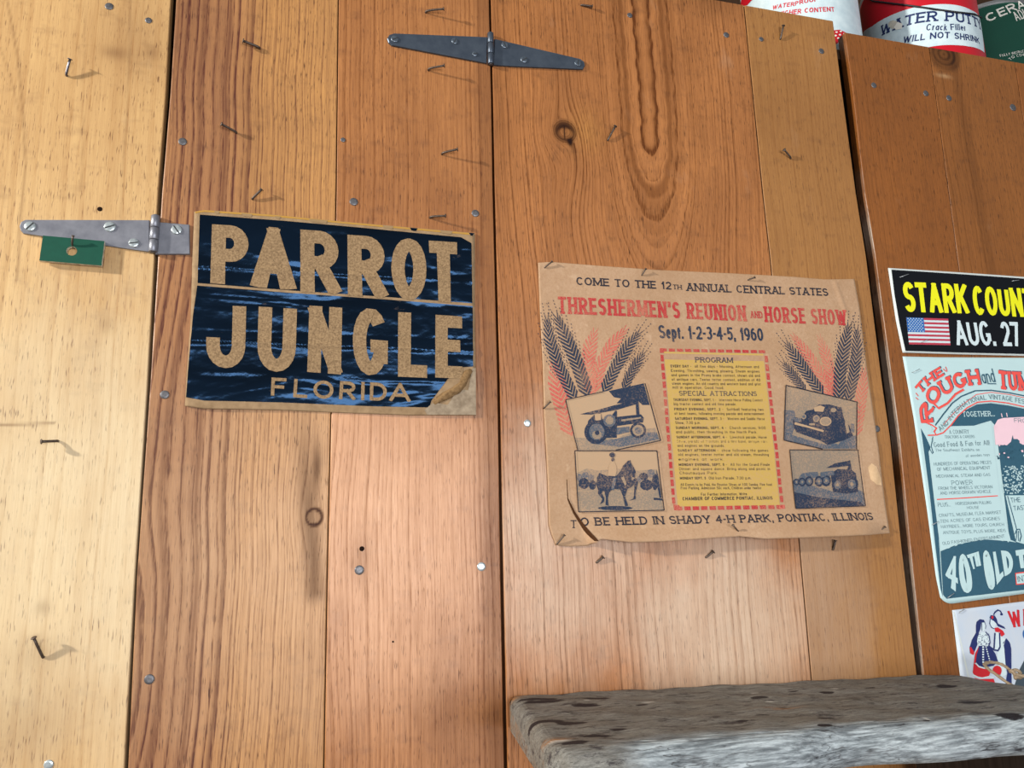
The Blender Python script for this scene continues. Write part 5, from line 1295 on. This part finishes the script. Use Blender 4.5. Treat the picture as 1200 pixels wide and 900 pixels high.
# ================================================================== CANS ON TOP OF THE CABINET
MAT['c_white'] = simple('white_label', (206, 222, 226), .45, spec=.4, col2=(180, 200, 208), vscale=50)
MAT['c_red'] = simple('red_label', (186, 16, 34), .35, spec=.5, var=.1)
MAT['c_navy'] = simple('navy_label_print', (22, 42, 92), .5)
MAT['c_green'] = simple('dark_green_label', (6, 70, 54), .4, spec=.5, var=.1)
MAT['c_print'] = simple('off_white_label_print', (226, 224, 214), .5)
MAT['c_redprint'] = simple('red_label_print', (196, 40, 56), .5)
MAT['c_metal'] = simple('tinned_can_rim', (150, 152, 154), .35, .8, .5)
MAT['c_scar'] = simple('scraped_label_patch', (150, 150, 146), .7, col2=(206, 200, 182), vscale=90)
MAT['wire'] = simple('dark_bail_wire', (44, 44, 48), .5, .4)
class Can:
    def __init__(self, name, label, cx, cy, r, z0, h, body):
        self.cx, self.cy, self.r, self.z0 = cx, cy, r, z0
        self.root = empty(name, (cx, cy, z0)); tag(self.root, label, 'can', 'cans on top of the cabinet')
        n = 64; bm = bmesh.new(); rows = []
        for rr, z in ((r*.96, 0), (r*1.004, .001), (r*1.004, .006), (r, .008), (r, h-.010), (r*1.008, h-.006), (r*1.008, h), (r*.97, h), (r*.96, h-.006)):
            rows.append([bm.verts.new((cx+rr*math.cos(2*math.pi*i/n), cy+rr*math.sin(2*math.pi*i/n), z0+z)) for i in range(n)])
        for k, (r0, r1) in enumerate(zip(rows[:-1], rows[1:])):
            for i in range(n):
                f = bm.faces.new((r0[i], r0[(i+1) % n], r1[(i+1) % n], r1[i])); f.smooth = k == 3; f.material_index = 0 if k == 3 else 1
        bm.faces.new(rows[0][::-1]).material_index = 1; bm.faces.new(rows[-1]).material_index = 1
        self.v, self.f, self.mi, self.mats = [], [], [], []
        from_bm('can_body', bm, [body, MAT['c_metal']], self.root)
    def at(self, p):
        """photo position -> (angle, height) on the can"""
        d = ray(p); a = d[0]**2+d[1]**2; ox, oy = CAM[0]-self.cx, CAM[1]-self.cy
        b = 2*(ox*d[0]+oy*d[1]); c = ox*ox+oy*oy-self.r**2; D = b*b-4*a*c
        t = (-b-math.sqrt(D))/(2*a) if D > 0 else -b/(2*a)
        an = math.atan2(oy+d[1]*t, ox+d[0]*t)
        return np.array([(an-2*math.pi if an > 0 else an)*self.r, HC+d[2]*t])
    def emit(self, polys, m, layer=1, maxlen=.008):
        if m not in self.mats: self.mats.append(m)
        k = self.mats.index(m)
        for n, q in enumerate(polys):
            rr = self.r + layer*.0003 + (n % 9)*2.5e-5
            if len(q) < 3: continue
            st = [[tuple(q[i]) for i in t] for t in tessellate_polygon([[Vector((a[0], a[1], 0)) for a in q]])]
            while st:
                t = st.pop(); e = [math.dist(t[i], t[(i+1) % 3]) for i in range(3)]; j = int(np.argmax(e))
                if e[j] > maxlen:
                    a, b, c = t[j], t[(j+1) % 3], t[(j+2) % 3]; mm = ((a[0]+b[0])/2, (a[1]+b[1])/2); st += [[a, mm, c], [mm, b, c]]
                else:
                    ids = []
                    for s, z in t:
                        self.v.append((self.cx+rr*math.cos(s/self.r), self.cy+rr*math.sin(s/self.r), z)); ids.append(len(self.v)-1)
                    self.f.append(ids); self.mi.append(k)
    def px(self, pts, m, layer=1): self.emit([[self.at(p) for p in pts]], m, layer)
    def text(self, s, pts, h, m, layer=2, weight=.16, slab=0.0, gap=.14):
        P = np.array([self.at(p) for p in pts]); seg = np.linalg.norm(np.diff(P, axis=0), axis=1); cum = np.concatenate([[0], np.cumsum(seg)]); L = cum[-1]
        mid = pts[len(pts)//2]; hm = abs(self.at((mid[0], mid[1]-h))[1]-self.at(mid)[1])
        at = lambda x: np.array([np.interp(x, cum, P[:, 0]), np.interp(x, cum, P[:, 1])])
        def mp(q):
            e = L*.05; d = at(min(q[0]+e, L))-at(max(q[0]-e, 0)); d = d/np.linalg.norm(d)
            return at(q[0]) + np.array([-d[1], d[0]])*q[1]
        self.emit([[mp(q) for q in p] for p in text_polys(s, L, hm, weight, slab, gap)], m, layer)
    def done(self):
        me = bpy.data.meshes.new('label'); me.from_pydata(self.v, [], self.f); me.polygons.foreach_set('material_index', self.mi)
        me.update(); finish('label', me, self.mats, self.root)
CB = HC + .8655
c2 = Can('paint_can', 'red and white can with navy lettering and a wire bail, middle one on the cabinet', 1.289, .162, .112, CB, .30, MAT['c_red'])
c2.px([(1010.6, 40), (1022, 31), (1040, 20), (1060, 12), (1080, 7), (1100, 5), (1120, 6), (1138, 12), (1147, 19), (1150, 30), (1153.5, 62), (1148, 58), (1135, 54.5), (1120, 53), (1105, 53), (1090, 55), (1070, 60), (1040, 70), (1012, 80)], MAT['c_white'], 1)
c2.text('WATER PUTTY', [(1032, 43), (1050, 35), (1070, 28.5), (1090, 25.5), (1110, 25), (1130, 27.5), (1146, 33), (1150, 36)], 12, MAT['c_navy'], 2, .17, 1.1)
c2.text('Crack Filler', [(1085, 36), (1108, 36), (1132, 36.5)], 7.5, MAT['c_navy'], 2, .16)
c2.text('WILL NOT SHRINK', [(1058, 51), (1080, 47.5), (1105, 45), (1128, 47), (1148, 52)], 7.5, MAT['c_navy'], 2, .18)
c2.px(circ((1047, 29), 6, 5, 12), MAT['c_scar'], 3); c2.px([(1048, 32), (1052, 26), (1058, 28), (1057, 34), (1050, 35)], MAT['c_print'], 4)
c2.done()
bm = bmesh.new(); pts = []
for p in [(1012, -8), (1024, 1.5), (1045, 4.5), (1070, 8), (1095, 12), (1120, 15.5), (1140, 17.8), (1155, 19)]:
    s, z = c2.at(p); a = s/c2.r; pts.append((c2.cx+(c2.r+.0035)*math.cos(a), c2.cy+(c2.r+.0035)*math.sin(a), z))
add_tube(bm, pts, .0018, 8); from_bm('bail', bm, MAT['wire'], c2.root, True)
# the white can stands left of it, a little nearer; the green one further right
c1 = Can('paint_can', 'white can with red lettering, leftmost on the cabinet above the gap', 0.963, .150, .112, CB, .30, MAT['c_white'])
c1.emit([[(-math.pi*.98*.112, CB+.014), (-.15*.112, CB+.014), (-.15*.112, CB+.286), (-math.pi*.98*.112, CB+.286)]], MAT['c_white'], 1)
c1.text('WATERPROOF', [(905, 12), (930, 7.5), (958, 2)], 5, MAT['c_redprint'], 2, .2)
c1.text('HIGHER CONTENT', [(912, 20), (935, 16.5), (958, 14.5), (978, 14)], 5.5, MAT['c_redprint'], 2, .2)
c1.px([(870, -4), (884, -2), (876, 6), (868, 8)], MAT['c_red'], 2)
c1.px([(975, 36), (984, 35), (992, 39), (989, 44), (980, 52), (974, 48)], MAT['c_red'], 2)
for a in ((980, 38), (985, 37), (989, 40), (984, 41), (979, 42), (982, 45)): c1.px(circ(a, 1.4, 1, 8), MAT['c_print'], 3)
c1.done()
c3 = Can('paint_can', 'dark green can with white lettering, rightmost on the cabinet', 1.555, .235, .112, CB, .30, MAT['c_green'])
c3.emit([[(-math.pi*.98*.112, CB+.014), (-.15*.112, CB+.014), (-.15*.112, CB+.286), (-math.pi*.98*.112, CB+.286)]], MAT['c_green'], 1)
c3.text('CERAMIC', [(1158, 26.5), (1180, 17), (1200, 10), (1225, 3)], 9, MAT['c_print'], 2, .18)
c3.text('ADHESIVE', [(1191, 25), (1210, 20), (1240, 12)], 9, MAT['c_print'], 2, .18)
for y, t in ((64, 'FULLY INSTRUCTED'), (68, 'TO COVER')):
    c3.text(t, [(1172 + (y-64)*3, y+3), (1188, y), (1206, y-3)], 3, MAT['c_print'], 2, .15)
c3.done()

# children were placed in world coordinates: fix parent inverses now that every parent has its place
bpy.context.view_layer.update()
def world_of(o):
    return world_of(o.parent) + Vector(o.location) if o.parent else Vector(o.location)
for o in list(COL.objects):
    if o.parent is not None and o.type == 'MESH':
        o.matrix_parent_inverse = Matrix.Translation(-Vector(o.parent.location)) if o.parent.type == 'EMPTY' else Matrix.Identity(4)
